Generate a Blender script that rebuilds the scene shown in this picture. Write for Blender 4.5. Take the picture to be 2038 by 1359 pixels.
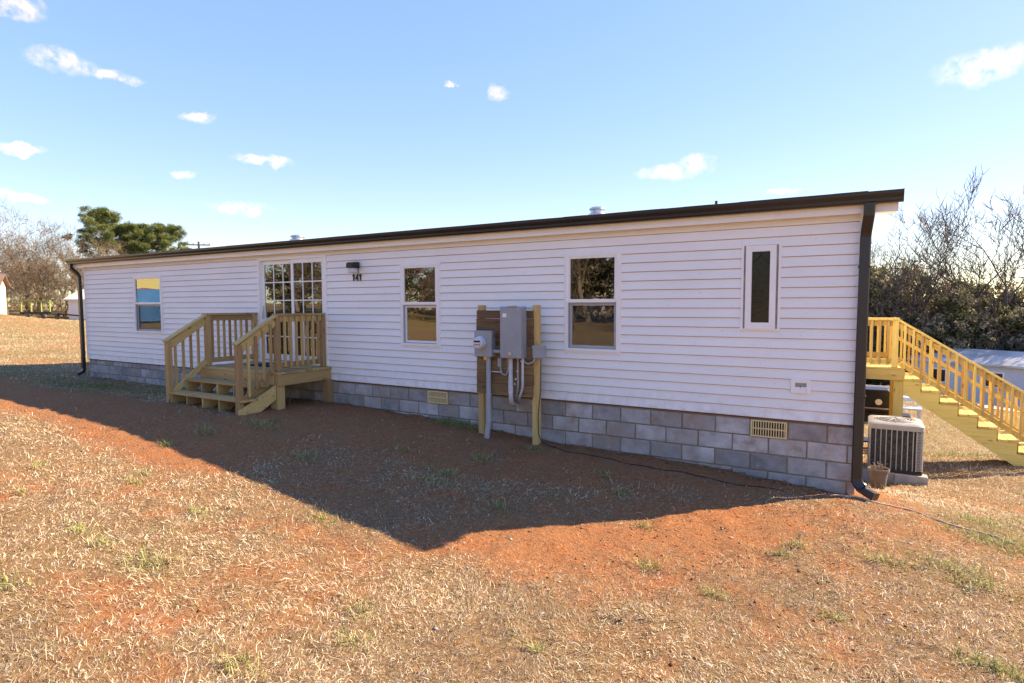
import bpy, bmesh, math, random
import numpy as np
from mathutils import Vector, Matrix

# ------------------------------------------------------------------ clean
for o in list(bpy.data.objects):
    bpy.data.objects.remove(o, do_unlink=True)
scene = bpy.context.scene
COL = scene.collection
rnd = random.Random(7)
NR = np.random.RandomState(11)

# ------------------------------------------------------------------ camera
CAM = Vector((2.750, -7.486, 1.566))
YAW, PITCH, ROLL = -0.533903, -0.061404, -0.002654
fwd = Vector((math.sin(YAW)*math.cos(PITCH), math.cos(YAW)*math.cos(PITCH), math.sin(PITCH)))
rgt = Vector((math.cos(YAW), -math.sin(YAW), 0)); upv = rgt.cross(fwd)
r2 = rgt*math.cos(ROLL)+upv*math.sin(ROLL); u2 = -rgt*math.sin(ROLL)+upv*math.cos(ROLL)
cd = bpy.data.cameras.new('camera'); cam = bpy.data.objects.new('camera', cd); COL.objects.link(cam)
M = Matrix((r2, u2, -fwd)).transposed().to_4x4(); M.translation = CAM
cam.matrix_world = M
cd.sensor_width = 36.0; cd.lens = 36.0*1182.356/2038; cd.clip_start = 0.05; cd.clip_end = 2000
scene.camera = cam

# ------------------------------------------------------------------ light
KX, KY = 1.086, 1.012                                   # shadow run per metre of height
SUN_AZ = math.atan2(KX, KY); SUN_EL = math.atan(1/math.hypot(KX, KY))
sd = bpy.data.lights.new('sun', 'SUN'); sun = bpy.data.objects.new('sun', sd); COL.objects.link(sun)
sd.energy = 3.6; sd.angle = math.radians(0.5); sd.color = (1.0, 0.985, 0.965)
sun.rotation_euler = Vector((KX, KY, 1)).to_track_quat('Z', 'Y').to_euler()
sun.location = (20, 20, 30)
scene.view_settings.view_transform = 'Standard'; scene.view_settings.look = 'None'
scene.view_settings.gamma = 1.0; scene.view_settings.use_curve_mapping = False
scene.view_settings.exposure = 1.86
scene.view_settings.use_white_balance = True; scene.view_settings.white_balance_temperature = 11200; scene.view_settings.white_balance_tint = 16

W = bpy.data.worlds.new('World'); scene.world = W; W.use_nodes = True
wt = W.node_tree; wn, wl = wt.nodes, wt.links
bg = wn['Background']; bg.inputs['Strength'].default_value = 0.15
sky = wn.new('ShaderNodeTexSky'); sky.sky_type = 'NISHITA'; sky.sun_disc = False
sky.sun_elevation = SUN_EL; sky.sun_rotation = SUN_AZ
sky.air_density = 0.65; sky.dust_density = 0.15; sky.ozone_density = 1.0; sky.altitude = 200
# soft contrast of the photograph's sky: the same gentle curve over the whole dome
bw = wn.new('ShaderNodeRGBToBW'); wl.new(sky.outputs['Color'], bw.inputs[0])
pw = wn.new('ShaderNodeMath'); pw.operation = 'POWER'; pw.inputs[1].default_value = -0.6; wl.new(bw.outputs[0], pw.inputs[0])
sg = wn.new('ShaderNodeVectorMath'); sg.operation = 'SCALE'; wl.new(sky.outputs['Color'], sg.inputs[0]); wl.new(pw.outputs[0], sg.inputs['Scale'])
hs = wn.new('ShaderNodeHueSaturation'); hs.inputs['Saturation'].default_value = 1.29; hs.inputs['Hue'].default_value = 0.513; hs.inputs['Value'].default_value = 1.52
wl.new(sg.outputs[0], hs.inputs['Color'])
# fair-weather clouds far away: (azimuth from +Y, elevation, half width, half height) in degrees
CLOUDS = [(-66.9, 17.9, 2.6, .95), (-63.6, 17.6, 2.1, .55), (-69.5, 20.7, 2.0, .9), (-57.9, 15.4, 1.7, .55),
          (-69.7, 11.5, 1.9, .5), (-53.1, 12.4, 2.9, .62), (-59.2, 10.95, 1.3, .4), (-69.8, 7.95, 2.1, .5),
          (-54.8, 8.4, 2.7, .6), (-32.1, 19.1, 1.1, .8), (-35.9, 19.8, .8, .36), (-15.6, 12.0, 3.8, .75),
          (-14.0, 12.5, 1.9, 1.1), (7.2, 17.1, 3.2, 1.35), (-6.3, 9.7, 1.5, .3),
          (60, 15, 4, 1.4), (110, 12, 5, 1.2), (165, 17, 4, 1.3), (200, 11, 5, 1.2), (232, 15, 3, 1.0), (262, 20, 3, 1.0)]
tc = wn.new('ShaderNodeTexCoord')
cnz = wn.new('ShaderNodeTexNoise'); cnz.inputs['Scale'].default_value = 48; cnz.inputs['Detail'].default_value = 6
cnz.inputs['Roughness'].default_value = .62
wl.new(tc.outputs['Generated'], cnz.inputs['Vector'])
acc = None
def wmath(op, a, b=None, clamp=False):
    n = wn.new('ShaderNodeMath'); n.operation = op; n.use_clamp = clamp
    for i, v in enumerate((a, b)):
        if v is None: continue
        if isinstance(v, (int, float)): n.inputs[i].default_value = v
        else: wl.new(v, n.inputs[i])
    return n.outputs[0]
cwn = wn.new('ShaderNodeTexNoise'); cwn.inputs['Scale'].default_value = 26; cwn.inputs['Detail'].default_value = 5; cwn.inputs['Roughness'].default_value = .6
wl.new(tc.outputs['Generated'], cwn.inputs['Vector'])
cws = wn.new('ShaderNodeVectorMath'); cws.operation = 'SUBTRACT'; cws.inputs[1].default_value = (.5, .5, .5); wl.new(cwn.outputs['Color'], cws.inputs[0])
cwm = wn.new('ShaderNodeVectorMath'); cwm.operation = 'MULTIPLY'; cwm.inputs[1].default_value = (.05, .05, .035); wl.new(cws.outputs[0], cwm.inputs[0])
cwa = wn.new('ShaderNodeVectorMath'); cwa.operation = 'ADD'; wl.new(tc.outputs['Generated'], cwa.inputs[0]); wl.new(cwm.outputs[0], cwa.inputs[1])
def wdot(v):
    n = wn.new('ShaderNodeVectorMath'); n.operation = 'DOT_PRODUCT'; n.inputs[1].default_value = v
    wl.new(cwa.outputs[0], n.inputs[0]); return n.outputs['Value']
for az, el, hw, hh in CLOUDS:
    a, e = math.radians(az), math.radians(el)
    d = Vector((math.sin(a)*math.cos(e), math.cos(a)*math.cos(e), math.sin(e)))
    rr = Vector((math.cos(a), -math.sin(a), 0)); uu = rr.cross(d)
    x = wmath('POWER', wmath('ABSOLUTE', wmath('DIVIDE', wdot(rr), math.sin(math.radians(hw)))), 2.0)
    y = wmath('POWER', wmath('ABSOLUTE', wmath('DIVIDE', wdot(uu), math.sin(math.radians(hh)))), 2.0)
    v = wmath('SUBTRACT', 1.0, wmath('ADD', x, y))
    front = wmath('GREATER_THAN', wdot(d), 0.5)
    v = wmath('MULTIPLY', wmath('MAXIMUM', v, 0.0), front)
    acc = v if acc is None else wmath('MAXIMUM', acc, v)
body = wmath('POWER', acc, 1.5)
nzv = wmath('MULTIPLY', wmath('SUBTRACT', cnz.outputs['Fac'], 0.34), 2.4, clamp=True)
mask = wmath('MULTIPLY', wmath('MULTIPLY', body, nzv), 0.9, clamp=True)
mixc = wn.new('ShaderNodeMix'); mixc.data_type = 'RGBA'
wl.new(mask, mixc.inputs['Factor']); wl.new(hs.outputs['Color'], mixc.inputs['A'])
mixc.inputs['B'].default_value = (3.2, 3.1, 3.3, 1)
wl.new(mixc.outputs['Result'], bg.inputs['Color'])

# ------------------------------------------------------------------ helpers
WO = {}                                                 # world origin of every object
def _link(o, name, parent, origin):
    COL.objects.link(o)
    WO[o] = Vector(origin)
    if parent is not None:
        o.parent = parent
        o.location = Vector(origin) - WO[parent]
    else:
        o.location = origin
def empty(name, loc, label=None, cat=None, group=None, parent=None):
    o = bpy.data.objects.new(name, None); o.empty_display_size = .1
    _link(o, name, parent, loc); tag(o, label, cat, group); return o
def tag(o, label=None, cat=None, group=None, kind=None):
    if label: o['label'] = label
    if cat: o['category'] = cat
    if group: o['group'] = group
    if kind: o['kind'] = kind
    return o
def mesh_np(name, V, F, smooth=False):
    """V (n,3); F list of faces or (m,3)/(m,4) int array"""
    me = bpy.data.meshes.new(name)
    if isinstance(F, np.ndarray):
        V = np.asarray(V, np.float32); k = F.shape[1]
        me.vertices.add(len(V)); me.vertices.foreach_set('co', V.ravel())
        me.loops.add(F.size); me.loops.foreach_set('vertex_index', F.ravel().astype(np.int32))
        me.polygons.add(len(F))
        me.polygons.foreach_set('loop_start', np.arange(0, F.size, k, dtype=np.int32))
        if smooth: me.polygons.foreach_set('use_smooth', np.ones(len(F), bool))
        me.update(calc_edges=True)
    else:
        me.from_pydata([tuple(v) for v in V], [], F)
        if smooth:
            for p in me.polygons: p.use_smooth = True
        me.update()
    return me
class MB:
    """collects shapes in world coordinates, builds one object"""
    def __init__(s): s.v = []; s.f = []
    def add(s, V, F):
        n = len(s.v); s.v += [tuple(v) for v in V]; s.f += [tuple(i+n for i in f) for f in F]; return s
    def box(s, x0, x1, y0, y1, z0, z1):
        return s.add([(x0,y0,z0),(x1,y0,z0),(x1,y1,z0),(x0,y1,z0),(x0,y0,z1),(x1,y0,z1),(x1,y1,z1),(x0,y1,z1)],
                     [(0,3,2,1),(4,5,6,7),(0,1,5,4),(1,2,6,5),(2,3,7,6),(3,0,4,7)])
    def ring(s, x0, x1, z0, z1, w, y0, y1, wt=None, wb=None):
        wt = w if wt is None else wt; wb = w if wb is None else wb
        s.box(x0, x0+w, y0, y1, z0, z1); s.box(x1-w, x1, y0, y1, z0, z1)
        s.box(x0+w, x1-w, y0+.0005, y1-.0005, z0, z0+wb); s.box(x0+w, x1-w, y0+.0005, y1-.0005, z1-wt, z1); return s
    def prism(s, poly, axis, a, b):
        """poly: 2D points, extruded along axis 'x'/'y'/'z' from a to b"""
        def P(p, t):
            return {'x': (t, p[0], p[1]), 'y': (p[0], t, p[1]), 'z': (p[0], p[1], t)}[axis]
        n = len(poly)
        V = [P(p, a) for p in poly]+[P(p, b) for p in poly]
        F = [tuple(range(n-1, -1, -1)), tuple(range(n, 2*n))]+[(i, (i+1) % n, n+(i+1) % n, n+i) for i in range(n)]
        return s.add(V, F)
    def lathe(s, prof, c, seg=24, axis='z', close=True):
        V = []; F = []
        for r, h in prof:
            for k in range(seg):
                a = 2*math.pi*k/seg; p, q = r*math.cos(a), r*math.sin(a)
                V.append({'z': (c[0]+p, c[1]+q, c[2]+h), 'y': (c[0]+p, c[1]+h, c[2]+q), 'x': (c[0]+h, c[1]+p, c[2]+q)}[axis])
        m = len(prof)
        for i in range(m-1):
            for k in range(seg):
                F.append((i*seg+k, i*seg+(k+1) % seg, (i+1)*seg+(k+1) % seg, (i+1)*seg+k))
        if close: F.append(tuple(range(seg-1, -1, -1))); F.append(tuple(range((m-1)*seg, m*seg)))
        return s.add(V, F)
    def tube(s, pts, r, seg=10, cap=True):
        pts = [Vector(p) for p in pts]; rs = r if isinstance(r, (list, tuple)) else [r]*len(pts)
        V = []; F = []; prev = None
        for i, p in enumerate(pts):
            t = (pts[min(i+1, len(pts)-1)]-pts[max(i-1, 0)]).normalized()
            a = prev if prev is not None else (Vector((0,0,1)) if abs(t.z) < .9 else Vector((1,0,0)))
            n = (a - t*a.dot(t)).normalized(); b = t.cross(n); prev = n
            for k in range(seg):
                th = 2*math.pi*k/seg; V.append(p+n*rs[i]*math.cos(th)+b*rs[i]*math.sin(th))
        for i in range(len(pts)-1):
            for k in range(seg): F.append((i*seg+k, i*seg+(k+1) % seg, (i+1)*seg+(k+1) % seg, (i+1)*seg+k))
        if cap: F.append(tuple(range(seg-1, -1, -1))); F.append(tuple(range((len(pts)-1)*seg, len(pts)*seg)))
        return s.add(V, F)
    def build(s, name, mat, parent=None, smooth=False, bevel=0, origin=None):
        V = np.array(s.v); lo, hi = V.min(0), V.max(0)
        o0 = Vector(((lo[0]+hi[0])/2, (lo[1]+hi[1])/2, (lo[2]+hi[2])/2 if parent is not None else lo[2])) if origin is None else Vector(origin)
        me = mesh_np(name, V-np.array(o0), s.f, smooth)
        if bevel:
            bm = bmesh.new(); bm.from_mesh(me)
            bmesh.ops.bevel(bm, geom=list(bm.edges), offset=bevel, segments=1, affect='EDGES', clamp_overlap=True)
            bm.to_mesh(me); bm.free()
        me.materials.append(mat)
        o = bpy.data.objects.new(name, me); _link(o, name, parent, o0)
        if smooth:
            try: me.set_sharp_from_angle(angle=math.radians(38))
            except Exception: pass
        return o
_bc = {}
def beam(name, p0, p1, w, h, mat, parent, up=(0,0,1), bevel=.004):
    """timber from p0 to p1 with local x along its length; w across, h along up"""
    p0, p1 = Vector(p0), Vector(p1); L = (p1-p0).length
    key = (round(L, 3), round(w, 4), round(h, 4), bevel, mat.name)
    if key not in _bc:
        b = MB().box(-L/2, L/2, -w/2, w/2, -h/2, h/2)
        me = mesh_np(name, b.v, b.f)
        bm = bmesh.new(); bm.from_mesh(me)
        bmesh.ops.bevel(bm, geom=list(bm.edges), offset=min(bevel, w*.2, h*.2), segments=1, affect='EDGES'); bm.to_mesh(me); bm.free()
        me.materials.append(mat); _bc[key] = me
    o = bpy.data.objects.new(name, _bc[key])
    x = (p1-p0).normalized(); u = Vector(up); y = u.cross(x).normalized(); z = x.cross(y)
    c = (p0+p1)/2
    _link(o, name, parent, c)
    o.rotation_euler = Matrix((x, y, z)).transposed().to_euler()
    return o

# ------------------------------------------------------------------ materials
def newmat(name):
    m = bpy.data.materials.new(name); m.use_nodes = True
    return m, m.node_tree, m.node_tree.nodes['Principled BSDF']
class NT:
    def __init__(s, nt): s.nt = nt
    def n(s, t, **kw):
        x = s.nt.nodes.new(t)
        for k, v in kw.items():
            if hasattr(x, k): setattr(x, k, v)
        return x
    def L(s, a, b): s.nt.links.new(a, b)
    def noise(s, vec, scale, detail=4, rough=.55, out='Fac'):
        x = s.n('ShaderNodeTexNoise'); x.inputs['Scale'].default_value = scale
        x.inputs['Detail'].default_value = detail; x.inputs['Roughness'].default_value = rough
        if vec is not None: s.L(vec, x.inputs['Vector'])
        return x.outputs[out]
    def ramp(s, fac, stops):
        x = s.n('ShaderNodeValToRGB'); e = x.color_ramp.elements
        while len(e) < len(stops): e.new(.5)
        for i, (p, c) in enumerate(stops):
            e[i].position = p; e[i].color = (c[0], c[1], c[2], 1) if not isinstance(c, (int, float)) else (c, c, c, 1)
        s.L(fac, x.inputs['Fac']); return x.outputs['Color']
    def mix(s, fac, a, b, blend='MIX'):
        x = s.n('ShaderNodeMix', data_type='RGBA', blend_type=blend)
        for sock, v in (('Factor', fac), ('A', a), ('B', b)):
            if isinstance(v, (int, float)):
                x.inputs[sock].default_value = v if sock == 'Factor' else (v, v, v, 1)
            elif isinstance(v, tuple): x.inputs[sock].default_value = (*v[:3], 1)
            else: s.L(v, x.inputs[sock])
        return x.outputs['Result']
    def math(s, op, a, b=0.0, clamp=False):
        x = s.n('ShaderNodeMath', operation=op, use_clamp=clamp)
        for i, v in enumerate((a, b)):
            if isinstance(v, (int, float)): x.inputs[i].default_value = v
            else: s.L(v, x.inputs[i])
        return x.outputs[0]
    def coord(s, kind='Object', scale=(1,1,1), rand=True):
        t = s.n('ShaderNodeTexCoord'); mp = s.n('ShaderNodeMapping')
        s.L(t.outputs[kind], mp.inputs['Vector']); mp.inputs['Scale'].default_value = scale
        if rand:
            oi = s.n('ShaderNodeObjectInfo'); s.L(s.math('MULTIPLY', oi.outputs['Random'], 37.0), mp.inputs['Location'])
        return mp.outputs['Vector']
    def rand(s): return s.n('ShaderNodeObjectInfo').outputs['Random']
    def bump(s, h, strength, dist, bsdf):
        b = s.n('ShaderNodeBump'); b.inputs['Strength'].default_value = strength; b.inputs['Distance'].default_value = dist
        s.L(h, b.inputs['Height']); s.L(b.outputs['Normal'], bsdf.inputs['Normal'])
def simple(name, c, rough=.6, metal=0, var=.12, scale=9, bump=0, spec=.5, coord='Object'):
    m, nt, b = newmat(name); t = NT(nt)
    v = t.coord(coord); nz = t.noise(v, scale, 5)
    lo = tuple(x*(1-var) for x in c); hi = tuple(min(1, x*(1+var)) for x in c)
    t.L(t.ramp(nz, [(.3, lo), (.7, hi)]), b.inputs['Base Color'])
    b.inputs['Roughness'].default_value = rough; b.inputs['Metallic'].default_value = metal
    b.inputs['Specular IOR Level'].default_value = spec
    if bump: t.bump(t.noise(v, scale*6, 4), .5, bump, b)
    return m
def wood(name, c1, c2, knot, rough=.75, dark=.0, gs=1.0):
    m, nt, b = newmat(name); t = NT(nt)
    v = t.coord('Object', (1.3*gs, 22*gs, 22*gs)); g = t.noise(v, 1.6, 6, .62)
    v2 = t.coord('Object', (.6, 4, 4)); g2 = t.noise(v2, 1.2, 3)
    col = t.ramp(g, [(.28, c1), (.5, tuple((a+bb)/2 for a, bb in zip(c1, c2))), (.72, c2)])
    col = t.mix(t.math('MULTIPLY', g2, .55), col, tuple(x*.62 for x in c1))
    vr = t.n('ShaderNodeTexVoronoi'); vr.inputs['Scale'].default_value = 1.0; t.L(t.coord('Object', (3.2, 9, 9)), vr.inputs['Vector'])
    col = t.mix(t.ramp(vr.outputs['Distance'], [(.05, .85), (.16, .0)]), col, knot)
    rr = t.rand(); hv = t.n('ShaderNodeHueSaturation')
    t.L(t.math('ADD', t.math('MULTIPLY', rr, .50), .70-dark), hv.inputs['Value'])
    t.L(t.math('ADD', t.math('MULTIPLY', rr, .022), .489), hv.inputs['Hue'])
    t.L(col, hv.inputs['Color']); t.L(hv.outputs['Color'], b.inputs['Base Color'])
    b.inputs['Roughness'].default_value = rough; b.inputs['Specular IOR Level'].default_value = .25
    t.bump(g, .35, .003, b); return m

M_porch = wood('treated_pine', (.50,.295,.115), (.68,.44,.195), (.12,.055,.02))
M_new = wood('fresh_pine', (.66,.43,.12), (.84,.61,.23), (.26,.12,.035))
M_old = wood('weathered_plank', (.15,.075,.035), (.36,.215,.11), (.06,.03,.018), rough=.85)
M_trim = simple('white_vinyl_trim', (.87,.845,.81), .42, var=.03, scale=3)
M_screen = simple('grey_screen_frame', (.34,.35,.37), .5, var=.08)
M_gutter = simple('dark_bronze_aluminium', (.022,.0195,.019), .33, var=.18, scale=2.5, spec=.55)
M_box = simple('grey_enamel', (.30,.32,.335), .42, var=.07, scale=6)
M_pvc = simple('grey_plastic_pipe', (.33,.345,.37), .45, var=.12, scale=8)
M_pvc2 = simple('pale_plastic_pipe', (.52,.53,.56), .45, var=.14, scale=8)
M_steel = simple('galvanised_steel', (.55,.56,.57), .35, .8, var=.1)
M_black = simple('black_plastic', (.016,.016,.017), .45, var=.3)
M_iron = simple('black_enamel', (.012,.012,.013), .38, var=.3)
M_brass = simple('brass', (.55,.38,.12), .35, .9)
M_ivory = simple('ivory_vent_plastic', (.78,.58,.30), .5, var=.06)
M_dark = simple('dark_void', (.012,.011,.010), .9, var=.2)
M_inner = simple('interior_paint', (.30,.28,.25), .8, var=.05)
M_shingle = simple('charcoal_shingle', (.075,.072,.072), .9, var=.5, scale=30, bump=.004)
M_terra = simple('brown_clay_pot', (.14,.105,.08), .7, var=.25, scale=6)
M_conc = simple('grey_concrete', (.34,.32,.29), .9, var=.25, scale=7, bump=.004)
M_mat = simple('black_rubber_mat', (.02,.02,.02), .9, var=.3, scale=40, bump=.004)
M_acgrey = simple('beige_grey_enamel', (.31,.305,.285), .45, var=.08)
M_acbar = simple('ac_grille_bar', (.34,.335,.315), .5, var=.08)
M_accoil = simple('ac_coil_dark', (.045,.047,.047), .7, var=.6, scale=25)
M_cord = simple('tan_cord', (.52,.34,.23), .7, var=.12)
M_yellow = simple('pale_yellow_siding', (.78,.68,.30), .7, var=.05)
M_blue = simple('blue_pool_vinyl', (.035,.20,.46), .4, var=.2, scale=1.5)
M_red = simple('red_plastic', (.45,.05,.035), .5)
M_roofgrey = simple('pale_metal_roof', (.52,.50,.47), .5, var=.3, scale=.7)
M_paleblue = simple('pale_blue_grey_siding', (.55,.57,.60), .6, var=.08)
M_brownroof = simple('brown_shingle', (.16,.10,.075), .9, var=.3, scale=4)
M_beige = simple('beige_siding', (.66,.55,.45), .7, var=.06)
M_limegreen = simple('lime_green_paint', (.22,.29,.06), .5, var=.15)
M_curtain = simple('grey_curtain', (.34,.37,.37), .9, var=.1)
M_lampglass = simple('frosted_lamp_glass', (.62,.62,.66), .25, var=.1)
M_polewood = simple('creosote_pole', (.09,.07,.055), .9, var=.3)
M_gravel = simple('pale_gravel', (.52,.47,.42), .95, var=.25, scale=30, bump=.01)

def mk_siding():
    m, nt, b = newmat('white_vinyl_siding'); t = NT(nt)
    g = t.n('ShaderNodeNewGeometry').outputs['Position']
    mp = t.n('ShaderNodeMapping'); t.L(g, mp.inputs['Vector']); mp.inputs['Scale'].default_value = (.8, 1, 2.2)
    a = t.noise(mp.outputs['Vector'], 1.1, 5, .6)
    col = t.ramp(a, [(.3, (.83,.80,.765)), (.7, (.89,.865,.83))])
    mp2 = t.n('ShaderNodeMapping'); t.L(g, mp2.inputs['Vector']); mp2.inputs['Scale'].default_value = (3.0, 3, 26)
    gr = t.noise(mp2.outputs['Vector'], 2.2, 4, .6)
    col = t.mix(t.ramp(gr, [(.55, .0), (.8, .22)]), col, (.60,.57,.55))
    sp = t.noise(g, 46, 2, .5)
    col = t.mix(t.ramp(sp, [(.735, .0), (.77, .75)]), col, (.22,.20,.18))
    sx = t.n('ShaderNodeSeparateXYZ'); t.L(g, sx.inputs[0])
    low = t.n('ShaderNodeMapRange'); low.inputs['From Min'].default_value = .62; low.inputs['From Max'].default_value = .22; t.L(sx.outputs['Z'], low.inputs['Value'])
    splash = t.math('MULTIPLY', t.math('POWER', low.outputs[0], 1.6), t.ramp(t.noise(g, 7, 6, .7), [(.42, .0), (.72, .55)]))
    col = t.mix(splash, col, (.52,.38,.29))
    t.L(col, b.inputs['Base Color']); b.inputs['Roughness'].default_value = .48; b.inputs['Specular IOR Level'].default_value = .35
    t.bump(gr, .12, .002, b); return m
M_siding = mk_siding()
def mk_block(name, base, mortar=False):
    m, nt, b = newmat(name); t = NT(nt)
    g = t.n('ShaderNodeNewGeometry').outputs['Position']
    v = t.coord('Object')
    n1 = t.noise(v, 5, 6, .65); fine = t.noise(g, 130, 3, .7)
    c = base
    col = t.ramp(n1, [(.28, tuple(x*.60 for x in c)), (.52, c), (.75, tuple(x*1.28 for x in c))])
    if not mortar:
        hv = t.n('ShaderNodeHueSaturation'); t.L(col, hv.inputs['Color'])
        t.L(t.math('ADD', t.math('MULTIPLY', t.rand(), .62), .62), hv.inputs['Value']); col = hv.outputs['Color']
        col = t.mix(t.ramp(t.noise(g, 1.7, 4), [(.44, .0), (.62, .65)]), col, (.38,.29,.235))
    # mortar smears and clay splashes
    col = t.mix(t.ramp(t.noise(g, 9, 5, .7), [(.60, .0), (.68, .65)]), col, (.50,.46,.41) if not mortar else (.30,.22,.16))
    col = t.mix(t.ramp(t.noise(g, 3.4, 6, .7), [(.56, .0), (.70, .55)]), col, (.33,.17,.10))
    col = t.mix(t.ramp(fine, [(.32, .55), (.46, .0)]), col, tuple(x*.45 for x in c))
    t.L(col, b.inputs['Base Color']); b.inputs['Roughness'].default_value = .92; b.inputs['Specular IOR Level'].default_value = .15
    t.bump(t.math('ADD', t.noise(g, 70, 5, .7), t.math('MULTIPLY', n1, .6)), .8, .006, b); return m
M_block = mk_block('grey_concrete_block', (.44,.415,.395))
M_mortar = mk_block('tan_mortar', (.30,.22,.15), True)

def mk_glass():
    m, nt, b = newmat('window_glass'); t = NT(nt)
    out = nt.nodes['Material Output']; nt.nodes.remove(b)
    fr = t.n('ShaderNodeFresnel'); fr.inputs['IOR'].default_value = 3.0
    gl = t.n('ShaderNodeBsdfGlossy'); gl.inputs['Roughness'].default_value = .0; gl.inputs['Color'].default_value = (.84,.92,.97,1)
    bp = t.n('ShaderNodeBump'); bp.inputs['Strength'].default_value = .05; bp.inputs['Distance'].default_value = .01
    t.L(t.noise(t.n('ShaderNodeNewGeometry').outputs['Position'], 2.2, 2), bp.inputs['Height']); t.L(bp.outputs['Normal'], gl.inputs['Normal'])
    tr = t.n('ShaderNodeBsdfTransparent'); tr.inputs['Color'].default_value = (.62,.66,.65,1)
    mx = t.n('ShaderNodeMixShader'); t.L(fr.outputs[0], mx.inputs[0]); t.L(tr.outputs[0], mx.inputs[1]); t.L(gl.outputs[0], mx.inputs[2])
    t.L(mx.outputs[0], out.inputs['Surface']); return m
M_glass = mk_glass()
def mk_mesh_screen():
    m, nt, b = newmat('insect_screen'); t = NT(nt)
    out = nt.nodes['Material Output']
    b.inputs['Base Color'].default_value = (.05,.05,.05,1); b.inputs['Roughness'].default_value = .7
    tr = t.n('ShaderNodeBsdfTransparent'); mx = t.n('ShaderNodeMixShader'); mx.inputs[0].default_value = .16
    t.L(tr.outputs[0], mx.inputs[1]); t.L(b.outputs[0], mx.inputs[2]); t.L(mx.outputs[0], out.inputs['Surface']); return m
M_mesh = mk_mesh_screen()
def mk_obscure():
    m, nt, b = newmat('leaded_obscure_glass'); t = NT(nt)
    g = t.n('ShaderNodeNewGeometry').outputs['Position']
    mp = t.n('ShaderNodeMapping'); t.L(g, mp.inputs['Vector']); mp.inputs['Scale'].default_value = (9, 1, 26)
    n = t.noise(mp.outputs['Vector'], 1.6, 5, .7)
    t.L(t.ramp(n, [(.35, (.010,.016,.013)), (.62, (.03,.035,.022)), (.82, (.13,.14,.10))]), b.inputs['Base Color'])
    b.inputs['Roughness'].default_value = .10; b.inputs['Specular IOR Level'].default_value = .6
    t.bump(n, .22, .006, b); return m
M_obscure = mk_obscure()

def mk_ground():
    m, nt, b = newmat('clay_yard'); t = NT(nt)
    g = t.n('ShaderNodeNewGeometry').outputs['Position']
    at = t.n('ShaderNodeAttribute', attribute_name='cover').outputs['Fac']
    gr = t.n('ShaderNodeAttribute', attribute_name='green').outputs['Fac']
    nf = t.noise(g, 26, 8, .72); nm = t.noise(g, 3.2, 6, .65); nb = t.noise(g, .5, 4)
    clay = t.ramp(nf, [(.25, (.17,.060,.030)), (.5, (.38,.15,.066)), (.72, (.54,.26,.13))])
    clay = t.mix(t.ramp(nm, [(.4, .0), (.68, .7)]), clay, (.29,.16,.085))
    fld = t.n('ShaderNodeAttribute', attribute_name='field').outputs['Fac']
    thatch = t.ramp(nf, [(.25, (.095,.056,.030)), (.5, (.25,.16,.085)), (.74, (.48,.35,.20))])
    thatch = t.mix(fld, thatch, t.ramp(nf, [(.25, (.12,.088,.032)), (.5, (.245,.195,.080)), (.74, (.38,.315,.145))]))
    thatch = t.mix(t.ramp(nb, [(.4, .0), (.65, .45)]), thatch, (.24,.155,.08))
    cov = t.math('ADD', at, t.math('MULTIPLY', t.math('SUBTRACT', nm, .5), .9), clamp=True)
    col = t.mix(t.ramp(cov, [(.2, .0), (.75, .85)]), clay, thatch)
    col = t.mix(t.math('MULTIPLY', gr, t.math('ADD', nm, .1), clamp=True), col, (.085,.11,.035))
    t.L(col, b.inputs['Base Color']); b.inputs['Roughness'].default_value = .95; b.inputs['Specular IOR Level'].default_value = .1
    t.bump(t.math('ADD', nf, t.math('MULTIPLY', t.noise(g, 90, 4, .7), .6)), 1.0, .035, b); return m
M_ground = mk_ground()
def mk_blades(name, trans=.25):
    m, nt, b = newmat(name); t = NT(nt)
    a = t.n('ShaderNodeAttribute', attribute_name='tint').outputs['Color']
    out = nt.nodes['Material Output']
    t.L(a, b.inputs['Base Color']); b.inputs['Roughness'].default_value = .75; b.inputs['Specular IOR Level'].default_value = .2
    tl = t.n('ShaderNodeBsdfTranslucent'); t.L(a, tl.inputs['Color'])
    mx = t.n('ShaderNodeMixShader'); mx.inputs[0].default_value = trans
    t.L(b.outputs[0], mx.inputs[1]); t.L(tl.outputs[0], mx.inputs[2]); t.L(mx.outputs[0], out.inputs['Surface']); return m
M_blade = mk_blades('grass_blades')
M_leafmat = mk_blades('leaf_tint', .45)
def mk_bark(name, c1, c2):
    m, nt, b = newmat(name); t = NT(nt)
    v = t.coord('Object', (1, 1, .3)); n = t.noise(v, 6, 5, .65)
    col = t.ramp(n, [(.3, c1), (.7, c2)])
    hv = t.n('ShaderNodeHueSaturation'); t.L(col, hv.inputs['Color'])
    t.L(t.math('ADD', t.math('MULTIPLY', t.rand(), .5), .75), hv.inputs['Value'])
    t.L(hv.outputs['Color'], b.inputs['Base Color']); b.inputs['Roughness'].default_value = .9; return m
M_bark_tan = mk_bark('tan_grey_bark', (.10,.072,.053), (.25,.195,.15))
M_twig_tan = mk_bark('pinkish_brown_twigs', (.115,.078,.052), (.23,.165,.115))
M_bark_dark = mk_bark('dark_grey_bark', (.05,.042,.037), (.13,.11,.095))
M_bark_pine = mk_bark('pine_bark', (.09,.055,.04), (.20,.13,.095))

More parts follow.
